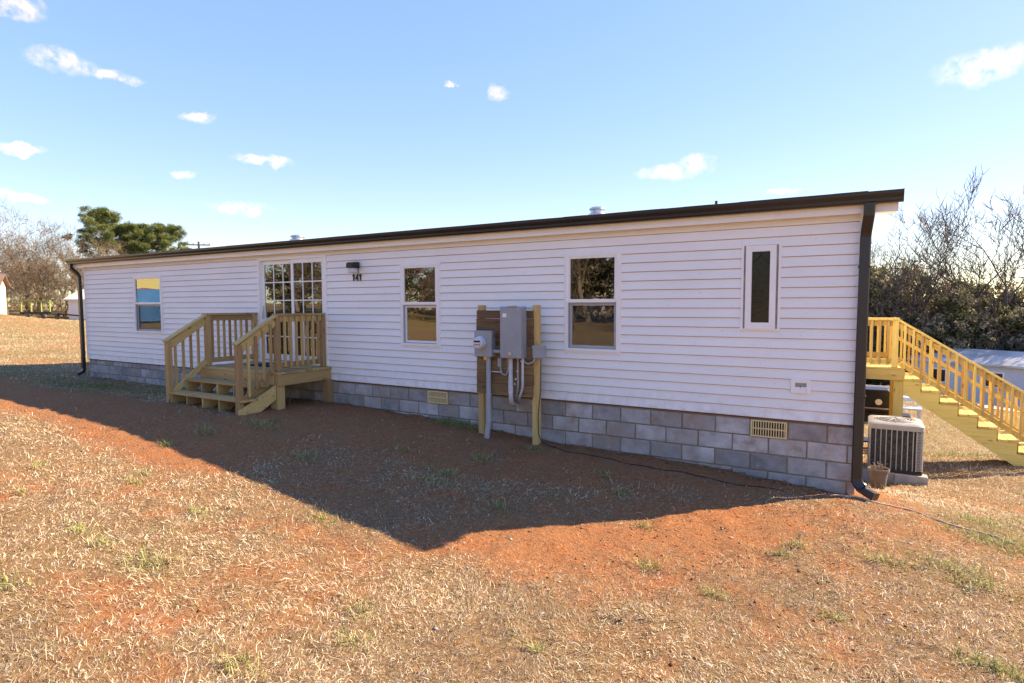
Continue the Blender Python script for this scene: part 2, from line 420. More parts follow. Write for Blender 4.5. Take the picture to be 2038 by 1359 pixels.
# ------------------------------------------------------------------ terrain
_tab = np.random.RandomState(5).rand(256, 256)
def vn(x, y, s=0):
    x = np.asarray(x, float)+s*17.3; y = np.asarray(y, float)+s*9.1
    xi = np.floor(x).astype(int); yi = np.floor(y).astype(int); fx = x-xi; fy = y-yi
    fx = fx*fx*(3-2*fx); fy = fy*fy*(3-2*fy)
    a = _tab[xi & 255, yi & 255]; b = _tab[(xi+1) & 255, yi & 255]; c = _tab[xi & 255, (yi+1) & 255]; d = _tab[(xi+1) & 255, (yi+1) & 255]
    return (a*(1-fx)+b*fx)*(1-fy)+(c*(1-fx)+d*fx)*fy
def fbm(x, y, s=0, o=4):
    t = 0; a = .5; f = 1
    for i in range(o): t = t+a*vn(x*f, y*f, s+i); a *= .5; f *= 2.03
    return t/(1-.5**o)
CP = np.array([
 (-14.3,0,-.20),(-10,0,-.22),(-7.5,0,-.20),(-5.4,0,-.17),(-3.8,0,-.22),(-2.2,0,-.29),(-1.3,0,-.36),(-.24,0,-.40),(1.2,0,-.46),(2.75,0,-.55),
 (-7.5,-1.75,-.085),(-5.6,-1.75,-.13),(-10.5,-3.2,-.07),(-7.5,-3.3,-.15),(-4.6,-3.4,-.27),(-2.6,-3.55,-.42),(-.4,-3.65,-.57),(1.2,-1.75,-.565),
 (2.75,-7.5,-.52),(-2,-6.5,-.40),(-7,-7,-.10),(6,-7,-.70),(4,-2.5,-.68),(3.6,-.2,-.62),
 (3.0,1.8,-.93),(3.3,2.7,-1.02),(3.3,4.3,-1.16),(5.0,4.4,-.95),(7,5,-1.05),(5.5,0,-.95),(4.2,2.2,-.90),
 (3.3,7,-1.4),(5,13,-1.65),(5,19.2,-1.95),(6,34,-3.95),(10,31,-3.95),(12,18,-2.4),(10,8,-1.8),(14,40,-4.6),(0,42,-4.4),(20,25,-3.6),
 (-5,6,-.5),(-14,7,-.08),(0,15,-1.5),(-15,20,.1),(-19,0,.0),(-21,2,.02),(-30,5,.30),(-47,11,.74),(-58,14,.80),(-52,16,.50),(-47,9,1.15),(-64,26,.9),
 (-22,-6,.55),(-27,-8.5,.85),(-34,-12,1.0),(-60,-20,1.6),(0,-20,-.3),(-15,-20,.5),(15,-20,-1.0),(-25,-40,1.2),(10,-45,-.5),(20,0,-1.9),(45,0,-2.8),
 (45,45,-5.5),(-40,45,.8),(-75,45,.9),(-90,0,1.6),(0,80,-5.2),(80,80,-6.5),(-80,90,.5),(-80,-80,2),(80,-80,-2.5)], float)
def _tps(r2): return np.where(r2 > 1e-12, .5*r2*np.log(np.maximum(r2, 1e-12)), 0)
_n = len(CP)
_K = _tps(((CP[:, None, :2]-CP[None, :, :2])**2).sum(-1))+np.eye(_n)*.02
_P = np.c_[np.ones(_n), CP[:, :2]]
_A = np.block([[_K, _P], [_P.T, np.zeros((3, 3))]])
_w = np.linalg.solve(_A, np.r_[CP[:, 2], 0, 0, 0])
def gbase(x, y):
    x = np.asarray(x, float); y = np.asarray(y, float)
    r = np.hypot(x, y); s = np.where(r > 95, 95/np.maximum(r, 1e-6), 1); x = x*s; y = y*s
    z = _w[_n]+_w[_n+1]*x+_w[_n+2]*y
    for i in range(_n): z = z+_w[i]*_tps((x-CP[i, 0])**2+(y-CP[i, 1])**2)
    return z
def gz(x, y):
    x = np.asarray(x, float); y = np.asarray(y, float)
    d = np.hypot(x-2.75, y+7.5)
    near = np.clip(1-(d-14)/20, 0, 1)
    return gbase(x, y)+near*(.050*(fbm(x*.9, y*.9, 1, 3)-.5)+.044*(fbm(x*4.5, y*4.5, 2, 3)-.5)+.018*(vn(x*13, y*13, 4)-.5)) \
        + (1-near)*.25*(fbm(x*.12, y*.12, 3, 3)-.5)
def G(x, y): return float(gz(np.array([x]), np.array([y]))[0])
def blob(x, y, cx, cy, rx, ry, a=0):
    c, s = math.cos(a), math.sin(a); u = (x-cx)*c+(y-cy)*s; v = -(x-cx)*s+(y-cy)*c
    return np.exp(-((u/rx)**2+(v/ry)**2))
def cover(x, y):
    """0 bare clay .. 1 full dead turf"""
    c = .50+1.15*(fbm(x*.85, y*.85, 6, 4)-.28)
    c = c+.5*(fbm(x*3.3, y*3.3, 9, 2)-.5)
    wob = .5*(fbm(x*.7, y*.7, 8, 3)-.5)
    wall = np.clip((y+np.interp(x, [-1, 2.2], [1.95, .55])+wob)/.8, 0, 1)*np.clip((x+7)/1.5, 0, 1)*(y < 1)*np.clip((3.6-x)/.9, 0, 1)      # disturbed strip along the wall
    track = np.exp(-((y+2.75+wob*.8+.05*(x+7))/.85)**4)*np.clip((-3.2-x)/1.8, 0, 1)*np.clip((x+26)/6, 0, 1)
    redr = blob(x, y, .45, -2.75, 1.5, .42, .55)+blob(x, y, 2.5, -1.1, 1.3, .55, .35)+blob(x, y, 3.7, -.75, .9, .28, -.2)+.7*blob(x, y, 1.1, -3.2, .7, .25, .5)
    misc = .8*blob(x, y, -2.1, -4.15, .45, .22, .3)+.6*blob(x, y, -3.9, -4.2, .5, .25)+.7*blob(x, y, 1.3, -4.9, .3, .12)+.5*blob(x, y, .2, -4.5, .35, .16)+.7*blob(x, y, -2.1, -5.5, .55, .3, .4)
    yard = np.exp(-((y+1.9)/1.75)**4)*np.clip((x+6.5)/2, 0, 1)*np.clip((3.0-x)/1.5, 0, 1)          # trodden soil before the house
    c = c*(1-.52*yard)
    c = c-1.15*wall-1.1*track-.46*np.clip(redr, 0, 1)-.45*misc
    return np.clip(c, 0, 1)
def greenmask(x, y):
    g = np.exp(-((y+1.0)/.85)**2)*np.clip((-7.6-x)/1.5, 0, 1)*np.clip((x+19)/4, 0, 1)
    g = g*np.clip(fbm(x*1.2, y*1.2, 14, 3)*2-.35, 0, 1)
    g = g+.8*blob(x, y, 3.95, -.5, .45, .3, -.4)+.5*blob(x, y, 3.9, .2, .3, .25)+.9*blob(x, y, 5.6, 6.4, 2.0, .35, .1)
    return np.clip(g, 0, 1)

def axis(a, b, fine, lo, hi, grow=1.13):
    c = list(np.arange(a, b+1e-6, fine)); s = fine; x = b
    while x < hi: s = min(s*grow, 30); x += s; c.append(x)
    s = fine; x = a; L = []
    while x > lo: s = min(s*grow, 30); x -= s; L.append(x)
    return np.array(L[::-1]+c)
gx = axis(-8.0, 5.0, .055, -600, 600, 1.045); gy = axis(-6.6, 1.0, .05, -600, 600, 1.05)
XX, YY = np.meshgrid(gx, gy, indexing='ij'); ZZ = gz(XX, YY)
nx, ny = XX.shape
idx = np.arange(nx*ny).reshape(nx, ny)
Fq = np.stack([idx[:-1, :-1], idx[1:, :-1], idx[1:, 1:], idx[:-1, 1:]], -1).reshape(-1, 4)
me = mesh_np('ground', np.stack([XX, YY, ZZ], -1).reshape(-1, 3), Fq, True)
def fieldmask(x, y): return np.clip(np.clip((-13.5-x)/5, 0, 1)+np.clip((y-4.5)/3, 0, 1)+np.clip((-y-12)/4, 0, 1), 0, 1)
for nm, fn in (('cover', cover), ('green', greenmask), ('field', fieldmask)):
    a = me.attributes.new(nm, 'FLOAT', 'POINT'); a.data.foreach_set('value', fn(XX, YY).ravel().astype(np.float32))
me.materials.append(M_ground)
ground = bpy.data.objects.new('ground', me); COL.objects.link(ground); tag(ground, kind='structure')

# gravel drive behind the house
def ribbon(name, pts, w, mat, lift=.03):
    V = []; F = []
    for i, (x, y) in enumerate(pts):
        a = Vector(pts[max(i-1, 0)]); b = Vector(pts[min(i+1, len(pts)-1)]); t = (b-a).normalized(); n = Vector((-t.y, t.x))
        for k in range(5):
            q = Vector((x, y))+n*w*(k/4-.5); V.append((q.x, q.y, G(q.x, q.y)+lift))
    for i in range(len(pts)-1):
        for k in range(4): F.append((i*5+k, i*5+k+1, (i+1)*5+k+1, (i+1)*5+k))
    me = mesh_np(name, V, F, True); me.materials.append(mat); o = bpy.data.objects.new(name, me); COL.objects.link(o); return tag(o, kind='structure')
ribbon('gravel_drive', [(-2+i*1.0, 20.4-.25*i*.6) for i in range(34)], 3.4, M_gravel)

# ------------------------------------------------------------------ the mobile home
HX0, HX1, HD = -14.20, 2.73, 4.27                       # left end, right end, depth
ZB, CRS, ZT = .234, .1168, 2.56                         # siding bottom, course, siding top
house = empty('mobile_home', (-5.7, 0, -.55), 'long white vinyl sided mobile home on grey concrete block foundation', 'mobile home')
# openings (outer trim): x0, x1, z0, z1
WIN = [(-11.90, -10.72, .925, 2.275), (-3.79, -2.975, .885, 2.255), (-.825, 0.0, .905, 2.285), (1.492, 1.922, 1.255, 2.280)]
DOOR = (-7.405, -5.505, .475, 2.475)
OPEN = WIN+[DOOR]
# shell: front wall pieces between openings, plain end, rear walls, floor, ceiling
b = MB(); xs = HX0
for (x0, x1, z0, z1) in sorted(OPEN):
    i0, i1, j0, j1 = x0+.05, x1-.05, z0+.05, z1-.05
    b.box(xs, i0, .004, .10, ZB, 2.60); b.box(i0, i1, .004, .10, ZB, j0); b.box(i0, i1, .004, .10, j1, 2.60); xs = i1
b.box(xs, HX1-.002, .004, .10, ZB, 2.60)
b.box(HX0, HX0+.1, .10, HD, ZB, 2.60); b.box(HX1-.1, HX1-.002, .10, HD, ZB, 2.60); b.box(HX0+.1, HX1-.1, HD-.1, HD, ZB, 2.60)
wall = b.build('wall', M_inner, house)
b = MB().box(HX0+.1, HX1-.1, .1, HD-.1, ZB, .44); b.build('floor_deck', M_inner, house)
b = MB().box(HX0+.1, HX1-.1, .1, HD-.1, 2.52, 2.6); b.build('ceiling', M_inner, house)
for xx in (-8.6, -4.4, .6):
    MB().box(xx, xx+.08, .1, HD-.1, .44, 2.52).build('partition', M_inner, house)

def board_piece(xa, xb, za, zb, c, dy=0.0, end=None):
    """one vinyl course cut to xa..xb, za..zb; c = course index; end: None front wall, 'R'/'L' end wall, 'B' back"""
    zc0 = ZB+c*CRS
    def yo(z): return -.0225+(z-zc0)/CRS*.0205+dy
    gz_ = .006 if (abs(za-zc0) < 1e-6 and c > 0) else 0
    prof = [(0.0, za+gz_), (yo(za)+.003, za+gz_), (yo(za), za+gz_+.003), (yo(zb), zb), (0.0, zb)]
    mb = MB()
    if end is None: mb.prism([(p+.0035, q) for p, q in prof], 'x', xa, xb)
    elif end == 'R': mb.prism([(HX1-p, q) for p, q in prof], 'y', xa, xb)
    elif end == 'L': mb.prism([(HX0+p, q) for p, q in prof], 'y', xa, xb)
    elif end == 'B': mb.prism([(HD-p, q) for p, q in prof], 'x', xa, xb)
    o = mb.build('siding_board', M_siding, wall); return o
ncr = int(math.ceil((ZT-ZB)/CRS))
sr = random.Random(3)
for c in range(ncr):
    z0 = ZB+c*CRS; z1 = min(z0+CRS, ZT)
    if c % 2 == 0:
        off = sr.uniform(0, 3.6); seams = [HX0+off+3.66*k for k in range(-1, 6)]
    xs = [HX0, 2.69]
    for (x0, x1, a, bz) in OPEN:
        if a < z1 and bz > z0: xs += [x0+.004, x1-.004]
    for s in seams:
        if HX0+.3 < s < 2.4 and all(not (x0-.25 < s < x1+.25) for (x0, x1, a, bz) in OPEN if a < z1 and bz > z0): xs.append(s)
    xs = sorted(xs)
    for xa, xb in zip(xs[:-1], xs[1:]):
        if xb-xa < .01: continue
        mid = (xa+xb)/2; parts = [(z0, z1)]
        for (x0, x1, a, bz) in OPEN:
            if x0 < mid < x1:
                np_ = []
                for (p, q) in parts:
                    if a > p+.012: np_.append((p, min(q, a+.003)))
                    if bz < q-.012: np_.append((max(p, bz-.003), q))
                parts = np_
        for (p, q) in parts:
            if q-p > .008: board_piece(xa+.0006, xb-.0006, p, q, c, dy=sr.uniform(-.0016, 0))
for c in range(ncr):
    z0 = ZB+c*CRS; z1 = min(z0+CRS, ZT)
    board_piece(.02, HD, z0, z1, c, end='R'); board_piece(.02, HD, z0, z1, c, end='L')
    board_piece(HX0, HX1, z0, z1, c, end='B')
# corner posts
for x in (HX0-.022, HX1-.04):
    MB().box(x, x+.062, -.018, .05, ZB-.004, 2.565).build('corner_post', M_trim, house, bevel=.003)
# gable ends
for x0, x1 in ((HX0-.001, HX0+.05), (HX1-.05, HX1+.001)):
    MB().prism([(-.02, 2.56), (HD+.02, 2.56), (HD+.02, 2.62), (HD/2, 2.98), (-.02, 2.62)], 'x', x0, x1).build('gable_panel', M_siding, house)
# fascia / soffit, gutter, roof
RX0, RX1 = -14.52, 3.03
MB().box(RX0, RX1, -.115, -.0225, 2.548, 2.556).build('soffit', M_trim, house)
xs = [RX0, -13.1, -9.4, -5.75, -1.75, 1.9, RX1-.07, RX1]
for a, c in zip(xs[:-1], xs[1:]):
    MB().box(a+.001, c-.001, -.122-.002*rnd.random(), -.115, 2.525, 2.66).build('fascia_board', M_trim, house)
gp = [(-.124, 2.612), (-.20, 2.612), (-.214, 2.63), (-.216, 2.655), (-.243, 2.695), (-.246, 2.728), (-.240, 2.728), (-.237, 2.698), (-.21, 2.66), (-.208, 2.634), (-.198, 2.618), (-.130, 2.618), (-.130, 2.728), (-.124, 2.728)]
gutter = MB().prism(gp, 'x', -14.56, 3.065).build('gutter', M_gutter, house)
for xe in (-14.566, 3.065):
    MB().prism([(-.123, 2.610), (-.20, 2.610), (-.216, 2.63), (-.218, 2.655), (-.247, 2.695), (-.249, 2.731), (-.123, 2.731)], 'x', xe, xe+.006).build('gutter_cap', M_gutter, gutter)
SL = .163
def rz(y): return 2.735+SL*(y+.16) if y < HD/2 else 2.735+SL*(HD/2+.16)-SL*(y-HD/2)
rb = MB()
prof = [(-.165, rz(-.165)), (HD/2, rz(HD/2)), (HD+.2, rz(HD+.2)), (HD+.2, rz(HD+.2)-.05), (HD/2, rz(HD/2)-.05), (-.165, rz(-.165)-.05)]
roof = rb.prism(prof, 'x', HX0-.03, HX1+.03).build('roof', M_shingle, house)
# starter course of shingles along the eave, slightly wavy
for k in range(55):
    x = -14.52+k*.32
    if x+.318 > 3.05: break
    z = rz(-.18)+.004+rnd.uniform(0, .004)
    o = MB().prism([(-.185, z-.002), (-.185, z+.006), (.10, z+.006+SL*.285), (.10, z-.002+SL*.285)], 'x', x, x+.318)
    o.build('shingle', M_shingle, roof)
# boxed eave returns past the two ends
for (a, c2) in ((HX1+.024, RX1-.003), (RX0+.003, HX0-.024)):
    MB().box(a, c2, -.114, .34, 2.558, 2.70).build('eave_return', M_trim, house)
    MB().prism([(-.165, rz(-.165)-.03), (-.165, rz(-.165)), (.36, rz(.36)), (.36, rz(.36)-.03)], 'x', a-.01, c2+.006).build('return_cap', M_shingle, house)
for xe in (HX0-.012, HX1+.002):
    MB().prism([(-.11, 2.62), (HD/2, 2.62+SL*2.25), (HD+.12, 2.62), (HD+.12, 2.735), (HD/2, 2.735+SL*2.25), (-.11, 2.735)], 'x', xe, xe+.012).build('rake_board', M_trim, house)
# roof vents
def roofvent(x, y, r, h):
    z = rz(y)
    MB().lathe([(r*1.25, -.03), (r*1.2, .012), (r*.92, .02), (r*.92, h*.55), (r*1.1, h*.6), (r*1.08, h*.8), (r*.6, h*.98), (.01, h)], (x, y, z), 16).build('roof_vent', M_steel, roof, smooth=True)
roofvent(-.66, .75, .105, .12); roofvent(-7.15, .75, .13, .11)
MB().tube([(1.04, .7, rz(.7)-.02), (1.04, .7, rz(.7)+.05)], .018, 8).build('vent_stack', M_black, roof)

# downspouts
def downspout(pts, name='downspout', w=.105, d=.075):
    mb = MB(); pts = [Vector(p) for p in pts]; n = len(pts); V = []; F = []
    for i, p in enumerate(pts):
        t = (pts[min(i+1, n-1)]-pts[max(i-1, 0)]).normalized()
        sx = Vector((1, 0, 0)) if abs(t.x) < .75 else Vector((0, 1, 0))
        sx = (sx-t*sx.dot(t)).normalized(); sy = t.cross(sx)
        c = .012
        for a, bb in ((-w/2+c, -d/2), (w/2-c, -d/2), (w/2, -d/2+c), (w/2, d/2-c), (w/2-c, d/2), (-w/2+c, d/2), (-w/2, d/2-c), (-w/2, -d/2+c)):
            V.append(p+sx*a+sy*bb)
    for i in range(n-1):
        for k in range(8): F.append((i*8+k, i*8+(k+1) % 8, (i+1)*8+(k+1) % 8, (i+1)*8+k))
    F.append(tuple(range(7, -1, -1))); F.append(tuple(range((n-1)*8, n*8)))
    mb.add(V, F); return mb
zg = G(2.8, -.1)
DS = downspout([(2.775, -.19, 2.62), (2.772, -.185, 2.50), (2.752, -.075, 2.34), (2.748, -.06, 2.28), (2.742, -.058, 1.2), (2.738, -.058, zg+.20)]).build('downspout', M_gutter, house)
el = [(2.738, -.058, zg+.202)]
for k in range(1, 7):
    a = k/6*math.radians(68); el.append((2.738+.155*(1-math.cos(a))*.95+.02*k/6, -.058-.10*(1-math.cos(a)), zg+.20-.135*math.sin(a)-.0*k))
el.append((el[-1][0]+.07, el[-1][1]-.045, el[-1][2]-.022))
downspout(el, w=.113, d=.083).build('elbow', M_gutter, DS)
for z in (.55, 1.95): MB().box(2.685, 2.80, -.098, -.013, z, z+.025).build('strap', M_gutter, DS)
zl = G(-14.35, -.1)
DL = downspout([(-14.46, -.19, 2.62), (-14.455, -.185, 2.52), (-14.36, -.075, 2.36), (-14.345, -.06, 2.30), (-14.335, -.058, 1.2), (-14.335, -.058, zl+.16)]).build('downspout', M_gutter, house)
downspout([(-14.335, -.058, zl+.165), (-14.335, -.075, zl+.11), (-14.345, -.12, zl+.07), (-14.36, -.19, zl+.05)], w=.113, d=.083).build('elbow', M_gutter, DL)

# windows
def hung_window(x0, x1, z0, z1, screen=True, lowglass=True, curtain=None):
    w = MB()
    w.ring(x0, x1, z0, z1, .034, -.020, .012)                                    # J-channel trim
    w.ring(x0+.030, x1-.030, z0+.030, z1-.030, .030, -.034, .05, wt=.034, wb=.034)
    win = w.build('window', M_trim, house, bevel=0)
    i0, i1, j0, j1 = x0+.058, x1-.058, z0+.062, z1-.062
    mid = z0+(z1-z0)*.505
    MB().ring(i0, i1, mid-.004, j1, .032, -.024, .012, wt=.03, wb=.045).build('upper_sash', M_trim, win)
    MB().ring(i0+.012, i1-.012, j0, mid-.006, .036, .016, .044, wt=.04, wb=.045).build('lower_sash', M_trim, win)
    MB().ring(i0+.001, i1-.001, j0+.001, mid-.006, .014, -.008, .006).build('screen_frame', M_screen, win)
    MB().box(i0+.031, i1-.031, -.006, -.002, mid+.04, j1-.029).build('pane', M_glass, win)
    MB().box(i0+.047, i1-.047, .026, .030, j0+.044, mid-.045).build('pane', M_glass, win)
    if screen: MB().box(i0+.014, i1-.014, -.0015, -.0005, j0+.014, mid-.019).build('insect_screen', M_mesh, win)
    if curtain:
        n = 26; V = []; F = []; a, c2, zt, zb2 = curtain
        for i in range(n+1):
            s = i/n; xx = a+(c2-a)*s; yy = .17+.018*math.sin(s*34)
            V += [(xx, yy, zt), (xx+.10*(.5-s)*-1.2, yy+.01, (zt+zb2)/2), (xx, yy, zb2)]
        for i in range(n):
            for k in range(2): F.append((i*3+k, (i+1)*3+k, (i+1)*3+k+1, i*3+k+1))
        MB().add(V, F).build('curtain', M_curtain, win, smooth=True)
    # weep dots along the trim
    d = MB()
    for k in range(7): xx = x0+.05+(x1-x0-.1)*k/6; d.box(xx, xx+.006, -.0352, -.0335, z1-.034, z1-.031)
    d.build('weep_holes', M_dark, win)
    return win
hung_window(*WIN[0]); hung_window(*WIN[1], screen=False)
hung_window(*WIN[2], curtain=(-.53, -.36, 2.2, .95))
x0, x1, z0, z1 = WIN[3]
fw = MB().ring(x0, x1, z0, z1, .026, -.022, .03).build('window', M_trim, house)
MB().box(x0+.024, x0+.052, -.004, .03, z0+.026, z1-.026).build('caulk_strip', M_conc, fw)
MB().box(x1-.052, x1-.024, -.004, .03, z0+.026, z1-.026).build('caulk_strip', M_conc, fw)
MB().ring(x0+.050, x1-.050, z0+.018, z1-.030, .066, -.034, .03, wt=.07, wb=.08).build('sash', M_trim, fw)
px0, px1, pz0, pz1 = x0+.114, x1-.114, z0+.096, z1-.098
MB().box(px0, px1, -.012, -.006, pz0, pz1).build('pane', M_obscure, fw)
pc = (px0+px1)/2
for s in (-1, 1):
    pts = [(pc, -.013, pz1-.03), (pc+s*.035, -.013, pz1-.085), (pc+s*.075, -.013, pz1-.115), (pc+s*.098, -.013, pz1-.155)]
    MB().tube(pts, .0045, 6).build('lead_came', M_dark, fw)

# patio door
x0, x1, z0, z1 = DOOR
dr = MB().ring(x0, x1, z0, z1, .055, -.026, .06, wt=.05, wb=.03).build('patio_door', M_trim, house)
xm = -6.43
for (a, c2, yy, nm) in ((x0+.085, xm+.045, .022, 'sliding_panel'), (xm-.02, x1-.056, -.012, 'fixed_panel')):
    pn = MB().ring(a, c2, z0+.032, z1-.052, .066, yy, yy+.03, wt=.075, wb=.13).build(nm, M_trim, dr)
    g0, g1, h0, h1 = a+.064, c2-.064, z0+.16, z1-.125
    MB().box(g0, g1, yy+.012, yy+.018, h0, h1).build('pane', M_glass, dr)
    for k in (1, 2):
        xx = g0+(g1-g0)*k/3; MB().box(xx-.010, xx+.010, yy+.003, yy+.011, h0, h1).build('muntin', M_trim, dr)
    for k in range(1, 5):
        zz = h0+(h1-h0)*k/5; MB().box(g0, g1, yy+.0045, yy+.0105, zz-.010, zz+.010).build('muntin', M_trim, dr)
MB().box(x0+.056, x0+.084, .0, .055, z0+.03, z1-.05).build('side_jamb', M_trim, dr)
MB().box(x0+.10, x0+.128, -.012, .023, 1.32, 1.56).build('door_handle', M_steel, dr, bevel=.004)

# outlet cover, lamp, number
ob = MB().ring(2.055, 2.262, .55, .715, .045, -.032, .0).build('outlet_block', M_trim, house, bevel=.003)
MB().box(2.098, 2.219, -.014, -.008, .594, .671).build('cover_plate', M_acgrey, ob)
MB().box(2.150, 2.160, -.0175, -.0135, .618, .634).build('outlet_slot', M_dark, ob)
for k in range(3): MB().box(2.108+k*.036, 2.126+k*.036, -.0165, -.0135, .654, .668).build('outlet_hinge', M_screen, ob)
lp = MB().box(-4.80, -4.685, -.034, -.020, 2.125, 2.315).build('wall_lamp', M_steel, house, bevel=.005)
MB().prism([(-.034, 2.30), (-.175, 2.295), (-.205, 2.27), (-.205, 2.20), (-.034, 2.20)], 'x', -4.815, -4.67).build('lamp_shade', M_iron, lp)
MB().box(-4.80, -4.685, -.185, -.06, 2.118, 2.205).build('lamp_glass', M_lampglass, lp, bevel=.012)
def digit(ch, x, z, w, h):
    if ch == '1': polys = [[(.34, 0), (.74, 0), (.74, 1), (.46, 1), (.14, .86), (.14, .70), (.34, .76)]]
    else: polys = [[(.56, 0), (.86, 0), (.86, .2), (1.0, .2), (1.0, .38), (.86, .38), (.86, 1), (.56, 1), (.02, .40), (.02, .2), (.56, .2)]]
    mb = MB()
    for pl in polys: mb.prism([(x+a*w, z+bb*h) for a, bb in pl][::-1], 'y', -.026, -.014)
    return mb.build('house_number_digit', M_iron, house)
for k, ch in enumerate('141'): digit(ch, -4.865+k*.079, 1.985, .072, .115)

# foundation: mortar core with separate blocks
fd = MB().box(HX0+.02, HX1-.016, .016, .18, -1.2, .21); fd.box(HX1-.19, HX1-.012, .18, HD-.01, -1.7, .21); fd.box(HX0+.02, HX0+.2, .18, HD-.01, -.7, .21)
fd.box(HX0+.2, HX1-.19, HD-.19, HD-.012, -1.7, .21)
fdn = fd.build('foundation', M_mortar, house)
MB().box(HX0+.01, HX1-.006, .006, .17, .212, .2335).build('sill_plate', M_old, house)
BW, BH, J = .4064, .2032, .015
def block_mesh(w, h):
    key = ('blk', round(w, 3), round(h, 3))
    if key not in _bc:
        mb = MB().box(-w/2, w/2, 0, .06, -h/2, h/2); me = mesh_np('block', mb.v, mb.f)
        bm = bmesh.new(); bm.from_mesh(me); bmesh.ops.bevel(bm, geom=list(bm.edges), offset=.007, segments=1, affect='EDGES'); bm.to_mesh(me); bm.free()
        me.materials.append(M_block); _bc[key] = me
    return _bc[key]
VENTS = [(-3.2512, -2.8448), (1.6256, 2.032)]
def put_block(xa, xb, za, zb):
    o = bpy.data.objects.new('block', block_mesh(xb-xa-J, zb-za-J))
    _link(o, 'block', fdn, ((xa+xb)/2, .001+rnd.uniform(0, .007), (za+zb)/2)); o.rotation_euler = (rnd.uniform(-.004, .004), rnd.uniform(-.006, .006), rnd.uniform(-.006, .006))
for c in range(0, 5):
    for part in (0, 1):
        zo = 0 if part else -.105
        lo, hi = (HX0+.03, -7.1122) if not part else (-7.1122, HX1-.012)
        off = 0 if c % 2 == 0 else BW/2
        k = math.floor((lo-off)/BW)-1
        zr = [(-c*BH+zo, (1-c)*BH+zo)]
        if not part and c == 0: zr.append((.0982, .21))
        while True:
            a = k*BW+off; bx = a+BW; k += 1
            if a > hi: break
            a2, b2 = max(a, lo), min(bx, hi)
            if b2-a2 < .04: continue
            for za, zb in zr:
                if zb < G((a2+b2)/2, -.02)-.03: continue
                if part and c == 0 and any(abs(a-v[0]) < .05 for v in VENTS): continue
                put_block(a2, b2, za, zb)
for c in range(0, 8):                                                            # right end wall
    off = 0 if c % 2 else BW/2
    for k in range(-1, 12):
        a = max(k*BW+off, .012); bx = min(k*BW+off+BW, HD-.012)
        if bx-a < .05: continue
        za, zb = -c*BH, (1-c)*BH
        if zb < G(HX1, (a+bx)/2)-.03: continue
        o = bpy.data.objects.new('block', block_mesh(bx-a-J, BH-J)); _link(o, 'block', fdn, (HX1-.003-rnd.uniform(0, .004), (a+bx)/2, (za+zb)/2)); o.rotation_euler = (0, 0, math.pi/2)
for (a, bx) in VENTS:
    v = MB().ring(a+.006, bx-.006, .002, .198, .016, -.016, .02, wt=.014, wb=.014).build('foundation_vent', M_ivory, house)
    MB().box(a+.02, bx-.02, .014, .0165, .012, .19).build('vent_backing', M_dark, v)
    for k in range(13):
        xx = a+.02+(bx-a-.04)*(k+.5)/13; MB().box(xx-.0052, xx+.0052, -.012, .010, .016, .184).build('vent_slat', M_ivory, v)
    MB().box(a+.022, bx-.022, -.0135, .011, .094, .106).build('vent_bar', M_ivory, v)
    MB().box((a+bx)/2-.02, (a+bx)/2+.02, -.0185, -.0135, .096, .112).build('vent_lever', M_ivory, v)
v = MB().ring(-13.60, -13.22, -.094, .086, .014, -.006, .012).build('foundation_vent', M_screen, house)
MB().box(-13.59, -13.23, -.003, .0, -.084, .076).build('vent_backing', M_screen, v)

# ------------------------------------------------------------------ front porch
XL, XR, YF, YN = -7.50, -5.585, -1.02, -1.735
FZ = .47
porch = empty('front_porch', (-6.54, -.9, -.2), 'weathered yellow timber porch with two steps in front of the patio door', 'porch')
for k in range(8):
    y1 = -.004-k*.143; beam('deck_board', (XL-.10, y1-.0695, FZ-.016), (XR+.165, y1-.0695, FZ-.016), .137, .032, M_porch, porch)
PZ = FZ-.033
beam('rim_joist', (XR+.130, -.002, PZ-.094), (XR+.130, YF-.11, PZ-.094), .04, .187, M_porch, porch)
beam('rim_joist', (XL-.075, -.002, PZ-.094), (XL-.075, YF-.11, PZ-.094), .04, .187, M_porch, porch)
beam('rim_joist', (XL-.053, YF-.088, PZ-.094), (XR+.108, YF-.088, PZ-.094), .04, .187, M_porch, porch)
for k in range(1, 4):
    xx = XL+.04+(XR-XL)*k/4; beam('joist', (xx, -.01, PZ-.094), (xx, YF-.066, PZ-.094), .038, .186, M_porch, porch)
for x, y in ((XR+.115, -.06), (XR+.02, YF-.03), (XL-.02, YF-.03), (XL-.02, -.06)):
    z = G(x, y); w = .19 if (x > -6 and y < -.5) else .14
    beam('support_post', (x, y, z-.10), (x, y, PZ-.189), w, .14, M_porch, porch, up=(0, 1, 0))
def rail_post(x, y, z0, z1, s=.09, parent=porch, mat=M_porch):
    return beam('post', (x, y, z0), (x, y, z1), s, s, mat, parent, up=(0, 1, 0), bevel=.006)
